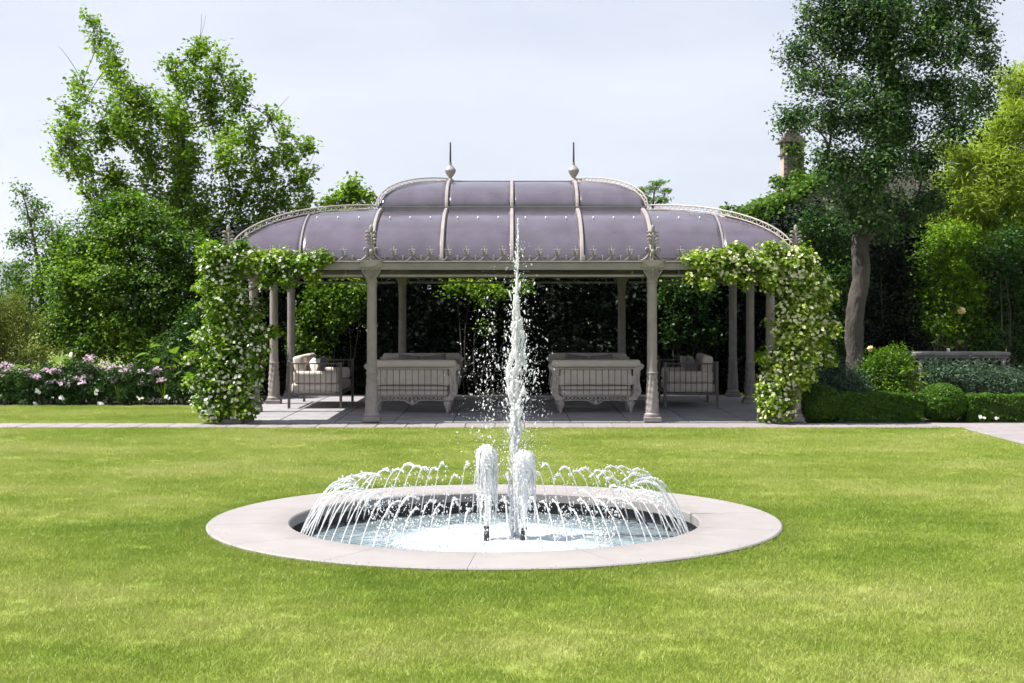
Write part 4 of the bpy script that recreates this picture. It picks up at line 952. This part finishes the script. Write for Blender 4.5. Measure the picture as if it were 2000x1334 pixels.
tree('feathery_acacia_tree', 'feathery tree top showing just above the stepped roof, clear of other trees', 'tree', [P(1270,712,D4)-Vector((0,0,P(1270,712,D4).z)), P(1270,600,D4), P(1270,480,D4), P(1278,372,D4)], [.12,.1,.07,.02],
     [B(b[0],b[1],b[2]*.85,b[3]*.8,D4,dep=.4) for b in bl], 'lf_airy', 12, 20, .12, .15, .04, twigs=4, flat=.35)

# tall evergreen hedge closing off the pavilion's back, with a sunlit climbing shrub or two at its face
def hedge_back():
    bs = []
    for px in range(440, 1600, 36):
        for py, ry in ((475,36),(530,45),(600,50),(670,50),(730,45),(765,36)):
            bs.append(B(px+random.uniform(-12,12), py+random.uniform(-10,10), 34, ry, 34.3, dep=.95, dy=random.uniform(-.3,.4)))
    root = thing('evergreen_hedge', 'tall dark evergreen hedge closing off the back of the pavilion', 'hedge', (0,34.3,0))
    mb = MB()
    for px in range(450,1590,40):
        x = (px-1000)/F*34.5; limb(mb, (x,.2,0), (x+random.uniform(-.3,.3),.2,3.3), .05, .015, 7, .06, 6)
    mb.build('stem', M['bark_l'], root, True)
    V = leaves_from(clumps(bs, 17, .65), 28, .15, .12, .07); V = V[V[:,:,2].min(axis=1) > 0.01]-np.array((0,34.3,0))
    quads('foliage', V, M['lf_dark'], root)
hedge_back()
for nm, lab, bls, mat in (
    ('climbing_vine', 'sunlit green creeper hanging behind the sunlit daybed', [(640,570,40,26),(680,590,34,34),(610,600,30,40),(655,620,36,30),(700,560,24,20),(590,660,24,50),(620,680,40,30)], 'lf_bush'),
    ('leafy_shrub', 'sunlit leafy bush seen behind the tall jet, above the shaded settees', [(890,560,24,14),(930,562,26,18),(950,585,22,18),(975,570,22,16),(1020,562,18,12),(952,640,9,14)], 'lf_bush'),
    ('myrtle_shrub', 'loose flecked bush behind the shaded daybed', [(1310,580,30,40),(1350,600,34,40),(1330,650,40,36),(1370,570,26,36),(1380,650,26,40),(1320,560,20,16)], 'lf_shrub')):
    b0 = bls[0]; base = P(b0[0]+20, 760, 33.2); base.z = 0
    shrub(nm, lab, 'shrub', base, [B(*b,33.1,dep=.3) for b in bls], mat, 26, 18, .13, .085, .055, stems=5)

# ------------------------------------------------------------------ right side: oak, bamboo, house, shrubs
D5 = 28.6
bl = [(1585,30,50,40),(1660,20,60,45),(1745,15,60,45),(1830,20,60,45),(1900,40,40,45),(1570,95,40,35),(1625,95,50,42),(1705,95,58,46),(1790,95,58,46),(1870,105,50,46),(1920,110,26,40),
      (1600,165,46,34),(1560,160,26,20),(1670,170,56,42),(1755,175,58,46),(1840,180,56,46),(1905,180,34,40),(1560,232,34,26),(1618,238,46,34),(1690,245,56,40),(1775,255,58,44),(1855,255,48,40),
      (1545,238,14,10),(1632,300,34,30),(1660,318,52,38),(1735,330,56,42),(1815,325,52,40),(1652,375,40,30),(1705,395,50,34),(1775,400,48,34),(1840,385,34,34),(1632,348,26,24),(1730,440,40,22),(1655,415,34,22),
      (1620,-50,70,50),(1720,-70,80,60),(1830,-60,80,55),(1900,-20,40,40),(1760,-150,90,60)]
tree('holm_oak_tree', 'tall blue-green small-leaved evergreen tree with a crooked bare trunk', 'tree',
     [P(1676,800,D5)-Vector((0,0,P(1676,800,D5).z)), P(1672,735,D5), P(1668,650,D5), P(1672,600,D5), P(1682,540,D5), P(1680,480,D5), P(1690,420,D5), P(1715,330,D5), P(1730,220,D5), P(1740,100,D5), P(1745,-20,D5)], [.215,.185,.172,.165,.17,.168,.145,.12,.095,.065,.04],
     [B(b[0]+random.uniform(-14,14),b[1]+random.uniform(-10,10),b[2]*random.uniform(.7,1.05),b[3]*random.uniform(.75,1.0),D5,dy=random.uniform(-.9,.9)) for b in bl]+[B(*b,D5,dy=-.75) for b in ((1690,425,34,22),(1700,375,36,28),(1712,320,38,30),(1722,260,38,32),(1730,200,38,32),(1738,140,38,32),(1742,80,38,32),(1745,20,38,32))], 'lf_oak', 12, 74, .15, .075, .048, bark='bark', twigs=4, shell=.5, flat=.95)
D6 = 33.0
bl = [(1985,185,26,34),(1972,235,36,36),(1940,280,40,34),(2010,250,40,50),(1895,310,44,34),(1960,325,50,42),(2030,330,50,50),(1870,360,36,36),(1920,375,50,40),(1985,390,50,44),(1860,420,34,34),(1915,440,50,36),(1985,450,50,36),(2040,420,40,60),(1850,290,26,22),(1965,150,12,22),(1998,150,14,26)]
tree('bamboo_clump', 'feathery yellow-green bamboo leaning in beside the blue-green evergreen', 'bamboo', [P(1970,790,D6)-Vector((0,0,P(1970,790,D6).z)), P(1968,650,D6), P(1965,500,D6), P(1970,350,D6), P(1985,190,D6)], [.06,.05,.045,.03,.01],
     [B(*b,D6,dy=random.uniform(-.5,.5)) for b in bl], 'lf_bamb', 26, 30, .18, .17, .03, twigs=8, droop=.5)

def brick_chimney(parent, base, z0):
    D = base.y; ch = MB(); w = .30
    ch.box(-w,w,-w,w,0,1.62,0); c = ch.build('chimney', M['render'], parent); c.location = (base.x,base.y,z0)
    bm = {}
    for n, ln in (('brick',.17),('brick_half',.08)):
        b = MB(); b.box(-ln/2,ln/2,-.012,.012,0,.062,.004); bm[n] = b.mesh('brick', M['brick'])
    for r in range(22):
        z = .02+r*.0725; off = (r%2)*.09
        x = -.30+off
        while x < .29:
            ln = .17 if x+.17 <= .305 else .08
            if x+ln <= .31: link('brick', bm['brick' if ln > .1 else 'brick_half'], c, (x+ln/2, -w-.008, z))
            x += .18
    k = MB(); k.box(-.37,.37,-.37,.37,1.621,1.66); k.box(-.33,.33,-.33,.33,1.6605,1.70); k.build('ledge', M['brick'], c)
    for sx, sy in ((-1,-1),(1,-1),(-1,1),(1,1),(0,-1),(.25,-1),(0,1),(-1,0),(1,0)):
        p = MB(); x = sx*.27; y = sy*.27; p.box(x-.035,x+.035,y-.035,y+.035,1.7005,2.0); p.build('flue_post', M['render'], c)
    p = MB(); p.box(-.2,.2,-.2,.2,1.7005,1.95); p.build('flue', M['dark'], c)
    k = MB(); k.box(-.42,.42,-.42,.42,2.0005,2.035)
    for i, q in enumerate((.33,.27,.21,.15,.09)): k.box(-q,q,-q,q,2.0355+i*.085,2.0355+i*.085+.083-.0)
    k.build('cap', M['brick'], c)
def build_house():
    D = 42.5; xl = P(1440,420,D).x; xr = P(2080,420,D).x; zl = P(0,418,D).z; xm0 = P(1610,320,D).x; zm = P(0,335,D).z
    root = thing('ivy_house', 'stone house smothered in ivy with a stepped brick chimney', 'house', (xl,D,0))
    m = MB(); m.prism([(0.25,0),(xr-xl,0),(xr-xl,zl-.1),(0.25,zl-.1)], .3, 7); m.build('wall', M['hstone'], root)
    r = MB(); r.prism([(-.05,zl-.12),(xr-xl+.3,zl-.12),(xr-xl+.3,zl),(xr-xm0-.5,zm),(xm0-xl,zm),(-.05,zl)], .1, 7.2); r.build('roof', M['hstone'], root)
    wx = P(1548,0,D).x-xl
    for k in range(2):
        x = wx+k*3.4; z = P(0,460,D).z; wf = MB(); wf.box(x-.42,x+.42,.24,.298,z-.5,z+.62,.01); wd = wf.build('window', M['render'], root)
        p = MB(); p.box(x-.34,x+.34,.225,.2395,z-.42,z+.54); p.build('pane', M['dark'], wd)
    brick_chimney(root, Vector((P(1547,0,D+1.2).x-xl, 1.2, 0)), P(0,405,D+1.2).z-.1)
    bs = []
    for i in range(24):
        t = i/23; px = 1452+t*190; py = np.interp(px,[1450,1490,1540,1610,1650],[420,400,380,338,335]); bs.append(B(px, py+8, 20, 11, D, dep=.8, dy=random.uniform(0,1.5)))
    for i in range(46):
        bs.append(B(random.uniform(1452,1650), random.uniform(425,520), 22, 22, D, dep=.3, dy=-.0))
    bs += [B(1548,288,9,9,D+.8,dep=.25), B(1562,318,8,6,D+.8,dep=.2), B(1520,356,16,5,D+.8,dep=.2), B(1550,362,18,10,D+.8,dep=.3), B(1424,412,8,10,D,dep=.2), B(1560,345,10,16,D+.7,dep=.2)]
    V = leaves_from(clumps(bs, 18, .6), 20, .14, .13, .10)-np.array((xl,D,0)); quads('ivy', V, M['lf_ivy'], root)
build_house()

def hedge_right():
    D = 35.5; bs = [B(px+random.uniform(-14,14), py+random.uniform(-12,12), 44, 42, D, dep=.7, dy=random.uniform(-.4,.4)) for px in range(1570,2080,46) for py in (440,500,560,620,680,735)]
    root = thing('laurel_thicket', 'deep dark laurel thicket screening the house behind the stone table', 'hedge', (6.0,D,0)); mb = MB()
    for px in range(1580,2060,60): x = (px-1000)/F*D-6.0; limb(mb, (x,.1,0), (x+random.uniform(-.3,.3),.1,3.4), .05, .015, 7, .06, 6)
    mb.build('stem', M['bark_l'], root, True)
    V = leaves_from(clumps(bs, 12, .6), 24, .16, .11, .06); V = V[V[:,:,2].min(axis=1) > 0.01]-np.array((6.0,D,0)); quads('foliage', V, M['lf_dark'], root)
hedge_right()
def low(px, D): p = P(px, 700, D); p.z = 0; return p
G_SH = None
for nm, lab, px, D, bls, mat, L, W, dn in (
    ('bay_shrub', 'big dark shrub just behind the cream-flowered column', 1625, 30.2, [(1600,500,50,50),(1640,540,50,50),(1620,600,46,50),(1630,660,50,50),(1600,700,46,46),(1650,720,40,40),(1590,440,40,40),(1640,470,40,40)], 'lf_shrub', .075, .04, 26),
    ('viburnum_shrub', 'dark leafy shrub close behind the crooked trunk', 1740, 30.6, [(1730,500,46,46),(1770,540,50,50),(1740,580,46,50),(1760,630,50,46),(1730,670,46,46),(1790,690,40,36),(1720,460,40,36),(1700,520,30,40),(1700,590,30,40),(1702,650,30,40),(1700,700,30,36)], 'lf_dark', .08, .045, 26),
    ('glossy_shrub', 'tall glossy shrub rising behind the stone table, beneath the bamboo', 1850, 30.4, [(1830,490,50,46),(1880,520,50,50),(1830,560,50,46),(1890,590,50,46),(1840,630,46,40),(1900,650,50,36),(1860,460,50,36),(1800,600,36,40)], 'lf_bush', .085, .045, 24),
    ('shade_shrub', 'dark shrub at the picture edge under the bamboo', 1960, 30.2, [(1950,500,50,46),(1995,540,50,50),(1950,580,46,46),(1990,620,50,46),(1950,660,46,40),(2010,680,50,40),(2040,560,50,80),(1985,470,50,40)], 'lf_shrub', .08, .045, 24),
    ('silver_shrub', 'pale blue-green bush overgrowing the stone table', 1885, 27.6, [(1840,722,36,22),(1885,728,44,22),(1930,735,44,24),(1975,742,44,24),(1860,752,40,20),(1920,758,50,20),(1990,760,40,20),(2020,735,40,30)], 'lf_blue', .05, .024, 60),
    ('rose_shrub', 'fresh green rose bush between the crooked trunk and the stone table', 1735, 27.4, [(1720,705,26,20),(1750,700,30,20),(1730,730,40,24),(1765,735,36,22),(1710,755,40,20),(1755,760,44,18),(1700,730,24,22)], 'lf_bush', .05, .03, 70),
    ('fern_shrub', 'blue-green low growth around the foot of the crooked trunk', 1640, 27.2, [(1625,730,36,30),(1660,745,30,22),(1600,735,30,36),(1640,765,50,18)], 'lf_blue', .05, .028, 60)):
    shrub(nm, lab, 'shrub', low(px, D), [B(*b,D,dep=.45,dy=random.uniform(-.25,.25)) for b in bls], mat, dn, 20, .10, L, W, stems=8)

# broad fresh leaves standing out of the shrubs, each its own piece
def broad_leaf_mesh(name, L, W, mat):
    mb = MB(); out = [(0,0),(.22,.34),(.42,.5),(.65,.42),(.85,.22),(1,0),(.85,-.22),(.65,-.42),(.42,-.5),(.22,-.34)]
    vs = [(L*.5,0,-.0)]+[(L*x, W*y, abs(y)*W*.28-.10*L*x*x) for x,y in out]; n = len(out)
    mb.add(vs, [(0,1+i,1+(i+1)%n) for i in range(n)]); return mb.mesh(name, mat, True)
BLM = broad_leaf_mesh('leaf', .24, .2, M['lf_big'])
def broad_plant(label, base, tips, scale=1.0, name='broad_leaved_plant', group=None):
    root = thing(name, label, 'plant', base, 0, group); mb = MB()
    for t in tips:
        t = Vector(t); limb(mb, (random.uniform(-.08,.08),random.uniform(-.08,.08),0), t-Vector(base), .009, .005, 5, .1, 5)
    mb.build('stem', M['stem'], root, True)
    for t in tips:
        o = link('leaf', BLM, root, Vector(t)-Vector(base)); o.rotation_euler = (random.uniform(-.5,.5), random.uniform(-.1,.7), random.uniform(0,6.28)); s = scale*random.uniform(.7,1.2); o.scale = (s,s,s)
    return root
broad_plant('upright plant of large pale leaves above the stone table', low(1850,29.4), [P(px,py,29.2) for px,py in ((1826,660),(1842,652),(1853,668),(1836,668),(1870,660),(1882,664),(1820,668),(1862,676),(1845,676))], .65)
broad_plant('single broad-leaved plant leaning over the box hedge beside the stone table', low(1790,27.0), [P(px,py,26.8) for px,py in ((1778,716),(1768,722),(1790,714),(1803,726),(1800,745),(1783,748),(1772,730),(1796,735),(1786,722))], .6)
# peach roses
def rose(label, px, py, D, r):
    root = thing('rose_bloom', label, 'flower', P(px,py,D)); n = 26; d = sphere_dirs(n); d[:,1] = -np.abs(d[:,1]); 
    C = d*r*RNG.uniform(.3,.9,(n,1)); V = leaf_quads(C, d, r*1.3, r*1.2, up=.1, ow=1.2, rnd=.3); quads('petals', V, M['petal_y'], root)
    mb = MB(); mb.tube([(0,0,-r*.4),(.02,.12,-r*2),(.03,.35,-r*4)], .006, 5); mb.build('stem', M['stem'], root)
rose('large peach rose glowing against the dark shrubs', 1878, 607, 28.9, .075); rose('small peach rose beside the crooked trunk', 1699, 681, 27.0, .05)

# stone table behind the hedge
def stone_table():
    D = 28.6; a = P(1778,692,D); b = P(1962,692,D); root = thing('stone_table', 'weathered grey stone garden table with arched apron, half overgrown', 'table', (a.x,D,0)); L = b.x-a.x
    z = a.z+.05; m = MB(); m.box(0,L,-.35,.35,z-.07,z,.012); m.box(.03,L-.03,-.32,.32,z-.12,z-.0705,.01); m.build('table_top', M['oldstone'], root)
    for k in range(9):
        x = .1+k*(L-.2)/8; w = (L-.2)/16; pts = [(x-w*math.cos(t),-.3,z-.125-.06*math.sin(t)) for t in np.linspace(0,math.pi,9)]; m = MB(); m.tube(pts, .014, 6); m.build('arch', M['oldstone'], root)
    for x in (.12, L/3, 2*L/3, L-.12):
        for y in (-.28,.28):
            m = MB(); m.lathe([(.06,0),(.06,.06),(.03,.1),(.045,.3),(.03,.55),(.05,z-.13)], 10, (x,y,0)); m.build('leg', M['oldstone'], root, True)
    ws = MB(); ws.lathe([(.03,0),(.035,.04),(.03,.07)], 10); o = link('white_cup', ws.mesh('white_cup', M['petal_w'], True), None, (P(1852,0,D-.1).x, D-.1, z)); tag(o, 'small white cup on the weathered stone table', 'cup')
stone_table()

# clipped box: ball, hedges, mound
def box_plant(name, label, cat, center, half, round_=False, n=14000):
    cx, cy = center; hx, hy, h = half; root = thing(name, label, cat, (cx,cy,0))
    core = MB()
    if round_:
        core.ball((0,0,h*.5),(hx*.9,hy*.9,h*.47),20,12)
        d = sphere_dirs(n); r = 1+.035*RNG.normal(size=(n,1))-.03; C = np.array([0,0,h*.5])+d*np.array([hx,hy,h*.5])*r; O = d
        C[:,2] = np.maximum(C[:,2], .02)
    else:
        soft_box(core,-hx*.985,hx*.985,-hy*.93,hy*.93,.01,h*.97,.05,3)
        ar = np.array([hx*h, hx*h*.3, hx*hy*2, hy*h*.5, hy*h*.5]); w = ar/ar.sum(); f = RNG.choice(5, n, p=w); u = RNG.uniform(-1,1,n); v = RNG.uniform(-1,1,n); C = np.zeros((n,3)); O = np.zeros((n,3))
        wav = lambda x: .010*np.sin(x*7+cx)+.008*np.sin(x*17.3)
        for k in range(5):
            q = f == k
            if k < 2: s = -1 if k == 0 else 1; C[q] = np.stack([u[q]*hx, s*(hy+wav(u[q]*hx+v[q]*.8)), (v[q]+1)/2*h], 1); O[q] = (0,s,.2)
            elif k == 2: C[q] = np.stack([u[q]*hx, v[q]*hy, h+wav(u[q]*hx*1.3)], 1); O[q] = (0,0,1)
            else: s = -1 if k == 3 else 1; C[q] = np.stack([np.full(q.sum(), s*hx), u[q]*hy, (v[q]+1)/2*h], 1); O[q] = (s,0,.2)
        C += RNG.normal(size=C.shape)*.010; C[:,2] = np.maximum(C[:,2], .015)
    core.build('dark_core', M['soil'], root, True)  # solid dark core added inside so the leaf shell reads opaque
    quads('foliage', leaf_quads(C, O, .034, .022, up=.35, ow=.8, rnd=.75), M['lf_box'], root)
YH = 25.42
box_plant('box_ball', 'clipped round box ball at the foot of the cream-flowered column', 'shrub', (P(1602,0,YH-.12).x, YH-.12), (.345,.345,.64), True, 12000)
x0 = P(1634,0,YH).x; x1 = P(1797,0,YH).x; x2 = P(1884,0,YH).x; x3 = 10.2
box_plant('box_hedge', 'low clipped box hedge running from the round box ball to the box mound', 'hedge', ((x0+x1)/2, YH+.05), ((x1-x0)/2, .24, .47), False, 22000)
box_plant('box_mound', 'taller rounded box mound breaking the low clipped hedge', 'shrub', ((x1+x2)/2, YH+.02), ((x2-x1)/2*1.08,.36,.66), True, 14000)
box_plant('box_hedge', 'low clipped box hedge from the box mound to the paved corner', 'hedge', ((x2+x3)/2+.01, YH+.06), ((x3-x2)/2, .24, .455), False, 26000)
bed = MB(); bed.box(4.99,12,24.9,33,-.02,.012); bed.box(-14,-4.99,29.55,36,-.02,.012); bed.box(-4.985,4.985,32.21,36,-.02,.0118); bed.box(-24,22,36.01,48,-.02,.0116); o = bed.build('flower_bed_soil', M['soil']); tag(o, 'dark soil of the planting beds', None, None, 'structure')

# ------------------------------------------------------------------ flower border on the left
G_PH = 'pink flowering plants in the border'
def phlox(px, top, D, seed, n, pink, label):
    base = low(px, D); root = thing('phlox_plant', label, 'flower', base, 0, G_PH)
    hz = P(px, top, D).z; st = MB(); C = []; O = []; heads = []
    for i in range(n):
        tx = random.gauss(0,.22); ty = random.gauss(0,.16); tz = hz*random.uniform(.42,1.0)
        limb(st, (tx*.3,ty*.3,0), (tx,ty,tz), .007, .004, 5, .06, 4); heads.append((tx,ty,tz))
    st.build('stem', M['stem'], root)
    bs = [((base.x+random.gauss(0,.16), base.y+random.gauss(0,.12), base.z+hz*t), (.24,.2,.2)) for t in (.2,.32,.45,.58,.7,.8)]
    V = leaves_from(clumps(bs, 42, .5), 14, .07, .075, .022); V = V[V[:,:,2].min(axis=1) > .005]-np.array(base); quads('foliage', V, M['lf_shrub'], root)
    for k, (hx, hy, hz_) in enumerate(heads):
        m = random.randrange(10,26); c = np.array((hx,hy-.02,hz_))+RNG.normal(size=(m,3))*np.array([.055,.04,.022]); o = np.tile([0,-.6,.8],(m,1))+RNG.normal(size=(m,3))*.4
        flower_heads(c, o, 5, .028, pink if random.random() < .9 else 'petal_w', root, 'flower_head')
spec = [(8,712,29.9,'pale pink phlox at the picture edge'),(40,722,29.8,'pink phlox with low heads, second along the border'),(92,715,29.9,'deeper pink phlox beside a bright green clump'),
        (125,705,30.1,'pink phlox rising toward the tallest heads'),(160,695,30.2,'tallest pink phlox of the border'),(145,735,29.8,'low pink phlox in front of the tallest one'),(186,700,30.1,'pink phlox just past the tallest one'),
        (215,708,30.0,'whitish phlox in the middle of the border'),(240,716,29.9,'pale lilac phlox toward the broad leaves'),(272,722,29.9,'lilac phlox next to the broad leaves'),(300,704,30.2,'pale phlox among the broad leaves')]
for i, (px, top, D, lab) in enumerate(spec): phlox(px, top-2, D, i, random.randrange(6,10), 'petal_p', lab+' below the dark tree')
for (px, D, tips, lab) in ((330,30.2,[(300,700),(315,690),(335,700),(350,712),(322,715),(345,690),(305,722),(360,700),(330,735),(312,745),(290,690),(318,675),(356,725),(368,690),(340,680)],'clump of large yellow-green leaves at the climber end of the border'),
                           (60,30.1,[(48,715),(60,712),(72,716),(55,724),(66,722),(44,722)],'fresh green broad clump between pink phlox near the picture edge'),
                           (115,30.4,[(104,700),(118,697),(130,694),(110,708),(140,700),(124,706)],'fresh green broad clump behind the rising pink phlox')):
    broad_plant(lab, low(px,D), [P(a,b,D-.1+random.uniform(-.2,.2)) for a,b in tips], 1.05)
# strap-leaved clumps
def strap_clump(label, px, D, n, h):
    base = low(px,D); root = thing('iris_plant', label, 'plant', base)
    for i in range(n):
        a = random.uniform(0,6.28); l = h*random.uniform(.6,1.1); sp = random.uniform(.1,.5)*l; w = .014; mb = MB(); vs = []; fs = []
        for k in range(6):
            t = k/5; c = Vector((math.cos(a)*sp*t**1.6, math.sin(a)*sp*t**1.6, l*t*(1-.25*t*t*sp/l))); s = Vector((-math.sin(a),math.cos(a),0))*w*(1-t**2.5); vs += [c-s, c+Vector((0,0,-.003)), c+s]
        for k in range(5): fs += [(k*3,k*3+1,k*3+4,k*3+3),(k*3+1,k*3+2,k*3+5,k*3+4)]
        mb.add(vs, fs); mb.build('leaf', M['lf_big'], root)
strap_clump('strap-leaved clump arching at the front of the flower border', 232, 29.75, 22, .55)
strap_clump('tuft of long strap leaves below the yellow-green broad leaves', 320, 29.75, 18, .7)
# edging growth at the bed's front and scattered white blooms
for i, (px, lab) in enumerate(((20,'at the picture edge'),(95,'under the deeper pink phlox'),(170,'under the tallest phlox'),(250,'under the lilac phlox'),(350,'at the foot of the white-flowered climber'))):
    shrub('edging_plant', 'dark low foliage edging the flower bed '+lab, 'plant', low(px,29.85), [B(px+d,760,40,26,29.85,dep=.22) for d in (-26,0,26)]+[B(px+d,738,36,22,30.1,dep=.25) for d in (-18,18)], 'lf_shrub', 60, 16, .07, .05, .02, group='edging plants of the border')
for i, (px, py, lab) in enumerate(((73,762,'beneath the second phlox'),(67,789,'lowest, touching the grass'),(120,776,'under the rising phlox'),(187,766,'under the tallest phlox'),(198,788,'at the grass edge under the tallest phlox'),(273,777,'beneath the lilac phlox'),(326,776,'beside the strap leaves'),(138,694,'topmost, above the pink phlox'))):
    D = 29.55 if py > 700 else 30.2; root = thing('white_bloom', 'single white bloom in the border, '+lab, 'flower', P(px,py,D), 0, 'white blooms in the border')
    m = 5; c = RNG.normal(size=(m,3))*.022; flower_heads(c, np.tile([0,-1,.5],(m,1))+RNG.normal(size=(m,3))*.3, 5, .034, 'petal_w', root, 'petals', kind=None)
    mb = MB(); mb.tube([(0,0.01,0),(.01,.05,-.08),(.0,.08,-P(px,py,D).z)], .004, 5); mb.build('stem', M['stem'], root)
for px, py, lab in ((1914,814,'larger white bloom of the close pair at the foot of the box hedge'),(1921,815,'smaller white bloom of the close pair at the foot of the box hedge'),(1947,817,'lone white bloom at the foot of the box hedge')):
    D = 25.1; root = thing('white_bloom', lab, 'flower', P(px,py,D)); c = RNG.normal(size=(5,3))*.012; flower_heads(c, np.tile([0,-1,.6],(5,1))+RNG.normal(size=(5,3))*.3, 5, .026, 'petal_w', root, 'petals', kind=None)
    mb = MB(); mb.tube([(0,.01,0),(0,.03,-P(px,py,D).z)], .003, 5); mb.build('stem', M['stem'], root)

# ------------------------------------------------------------------ the two climbers on the pavilion
def climber(label, bls, leaf, petal, base, nfl, seed, D=25.0):
    root = thing('climbing_jasmine', label, 'climber', base); base = np.array(base)
    mb = MB(); bs = [B(*b[:4],D,dep=b[4] if len(b) > 4 else .32,dy=b[5] if len(b) > 5 else -.13) for b in bls]
    ctr = sorted([Vector(c) for c, r in bs], key=lambda c: c.z); prev = [Vector(base)]
    for c in ctr:
        q = min(prev, key=lambda p: (p-c).length); limb(mb, q-Vector(base), c-Vector(base), .016, .010, 6, .12, 5); prev.append(c)
    mb.build('stem', M['bark_l'], root, True)
    cl = clumps(bs, 66, .3); V = leaves_from(cl, 11, .06, .075, .054, up=1.0, ow=.6, rnd=.55); V = V[V[:,:,2].min(axis=1) > .01]; quads('foliage', V-base, M[leaf], root)
    C, O = [], []
    for c, r in bs:
        n = max(4, int(nfl*r[0]*r[2])); d = sphere_dirs(n); d[:,1] = -np.abs(d[:,1])*.8-.1; d = unit(d); C.append(np.array(c)+d*np.array(r)*RNG.uniform(.9,1.12,(n,1))); O.append(d*.9+np.array([0,-.3,.4])+RNG.normal(size=(n,3))*.35)
    C = np.concatenate(C); O = np.concatenate(O); q = C[:,2] > .06; C = C[q]; O = O[q]
    k = RNG.integers(1,4,len(C)); i = np.repeat(np.arange(len(C)), k); C2 = C[i]+RNG.normal(size=(len(i),3))*.035
    flower_heads(C2, O[i]+RNG.normal(size=(len(i),3))*.3, 5, .028, petal, root, 'blossom', base)
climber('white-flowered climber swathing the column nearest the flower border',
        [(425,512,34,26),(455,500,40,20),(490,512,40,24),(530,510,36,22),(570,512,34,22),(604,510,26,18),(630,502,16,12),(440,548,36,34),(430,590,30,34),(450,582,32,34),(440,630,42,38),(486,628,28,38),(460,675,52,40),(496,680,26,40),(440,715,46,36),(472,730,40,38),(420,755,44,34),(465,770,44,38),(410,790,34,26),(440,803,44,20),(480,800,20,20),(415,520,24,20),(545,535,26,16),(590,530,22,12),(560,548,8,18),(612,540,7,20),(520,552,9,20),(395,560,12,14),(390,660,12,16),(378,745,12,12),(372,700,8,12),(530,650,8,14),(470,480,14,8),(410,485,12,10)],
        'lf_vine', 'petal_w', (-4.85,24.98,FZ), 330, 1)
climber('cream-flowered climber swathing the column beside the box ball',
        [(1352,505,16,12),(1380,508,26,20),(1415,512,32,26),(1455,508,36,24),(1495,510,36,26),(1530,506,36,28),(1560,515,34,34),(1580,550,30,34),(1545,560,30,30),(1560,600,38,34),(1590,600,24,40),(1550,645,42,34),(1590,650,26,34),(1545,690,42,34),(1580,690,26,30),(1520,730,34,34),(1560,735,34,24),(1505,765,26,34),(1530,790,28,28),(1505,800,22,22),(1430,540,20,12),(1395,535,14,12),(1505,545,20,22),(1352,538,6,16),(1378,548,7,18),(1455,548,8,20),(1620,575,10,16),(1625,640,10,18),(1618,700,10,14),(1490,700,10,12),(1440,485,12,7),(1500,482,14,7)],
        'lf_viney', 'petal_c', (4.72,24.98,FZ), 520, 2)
pl = MB(); pl.box(-.2,.2,-.13,.13,0,.085,.012); o = pl.build('stone_block', M['oldstone']); o.location = (P(450,0,24.8).x,24.83,.02); tag(o, 'small stone block at the foot of the white-flowered climber', 'stone')

# ------------------------------------------------------------------ distant hill and the air before it
def build_hill():
    mb = MB(); D = 7000; n = 60; vs = []; fs = []
    for i in range(n+1):
        px = -900+i*45.0; x = (px-1000)/F*D
        top = np.interp(px, [-900,-500,-200,-60,0,40,80,120,200,330,500,900,1800],[470,440,470,505,512,512,522,518,545,585,600,604,606]); z = H+(600-top)/F*D+14*math.sin(i*1.7)+9*math.sin(i*3.1)
        for k, (yy, f) in enumerate(((D-1500,-.02),(D-700,.45),(D,1.0),(D+600,.6),(D+1200,-.02))): vs.append((x*yy/D, yy, max(-1.0, (z)*f)))
    for i in range(n):
        for k in range(4): a = i*5+k; fs.append((a,a+5,a+6,a+1))
    mb.add(vs, fs); o = mb.build('hill', M['hill'], None, True); tag(o, 'distant wooded hill fading to blue', None, None, 'structure')
build_hill()

def build_haze():
    mb = MB(); mb.box(-12500,12500,-12500,12500,-2.5,520); m, nt, N, Lk = nodes_of('summer_haze')
    v = N('ShaderNodeVolumePrincipled'); v.inputs['Color'].default_value = (0.80,0.87,1.0,1); v.inputs['Density'].default_value = 0.00009; v.inputs['Anisotropy'].default_value = 0.2
    o = N('ShaderNodeOutputMaterial'); Lk(v.outputs[0], o.inputs['Volume']); b = mb.build('haze', m); tag(b, 'faint blue summer haze over the distance', None, None, 'stuff')
build_haze()
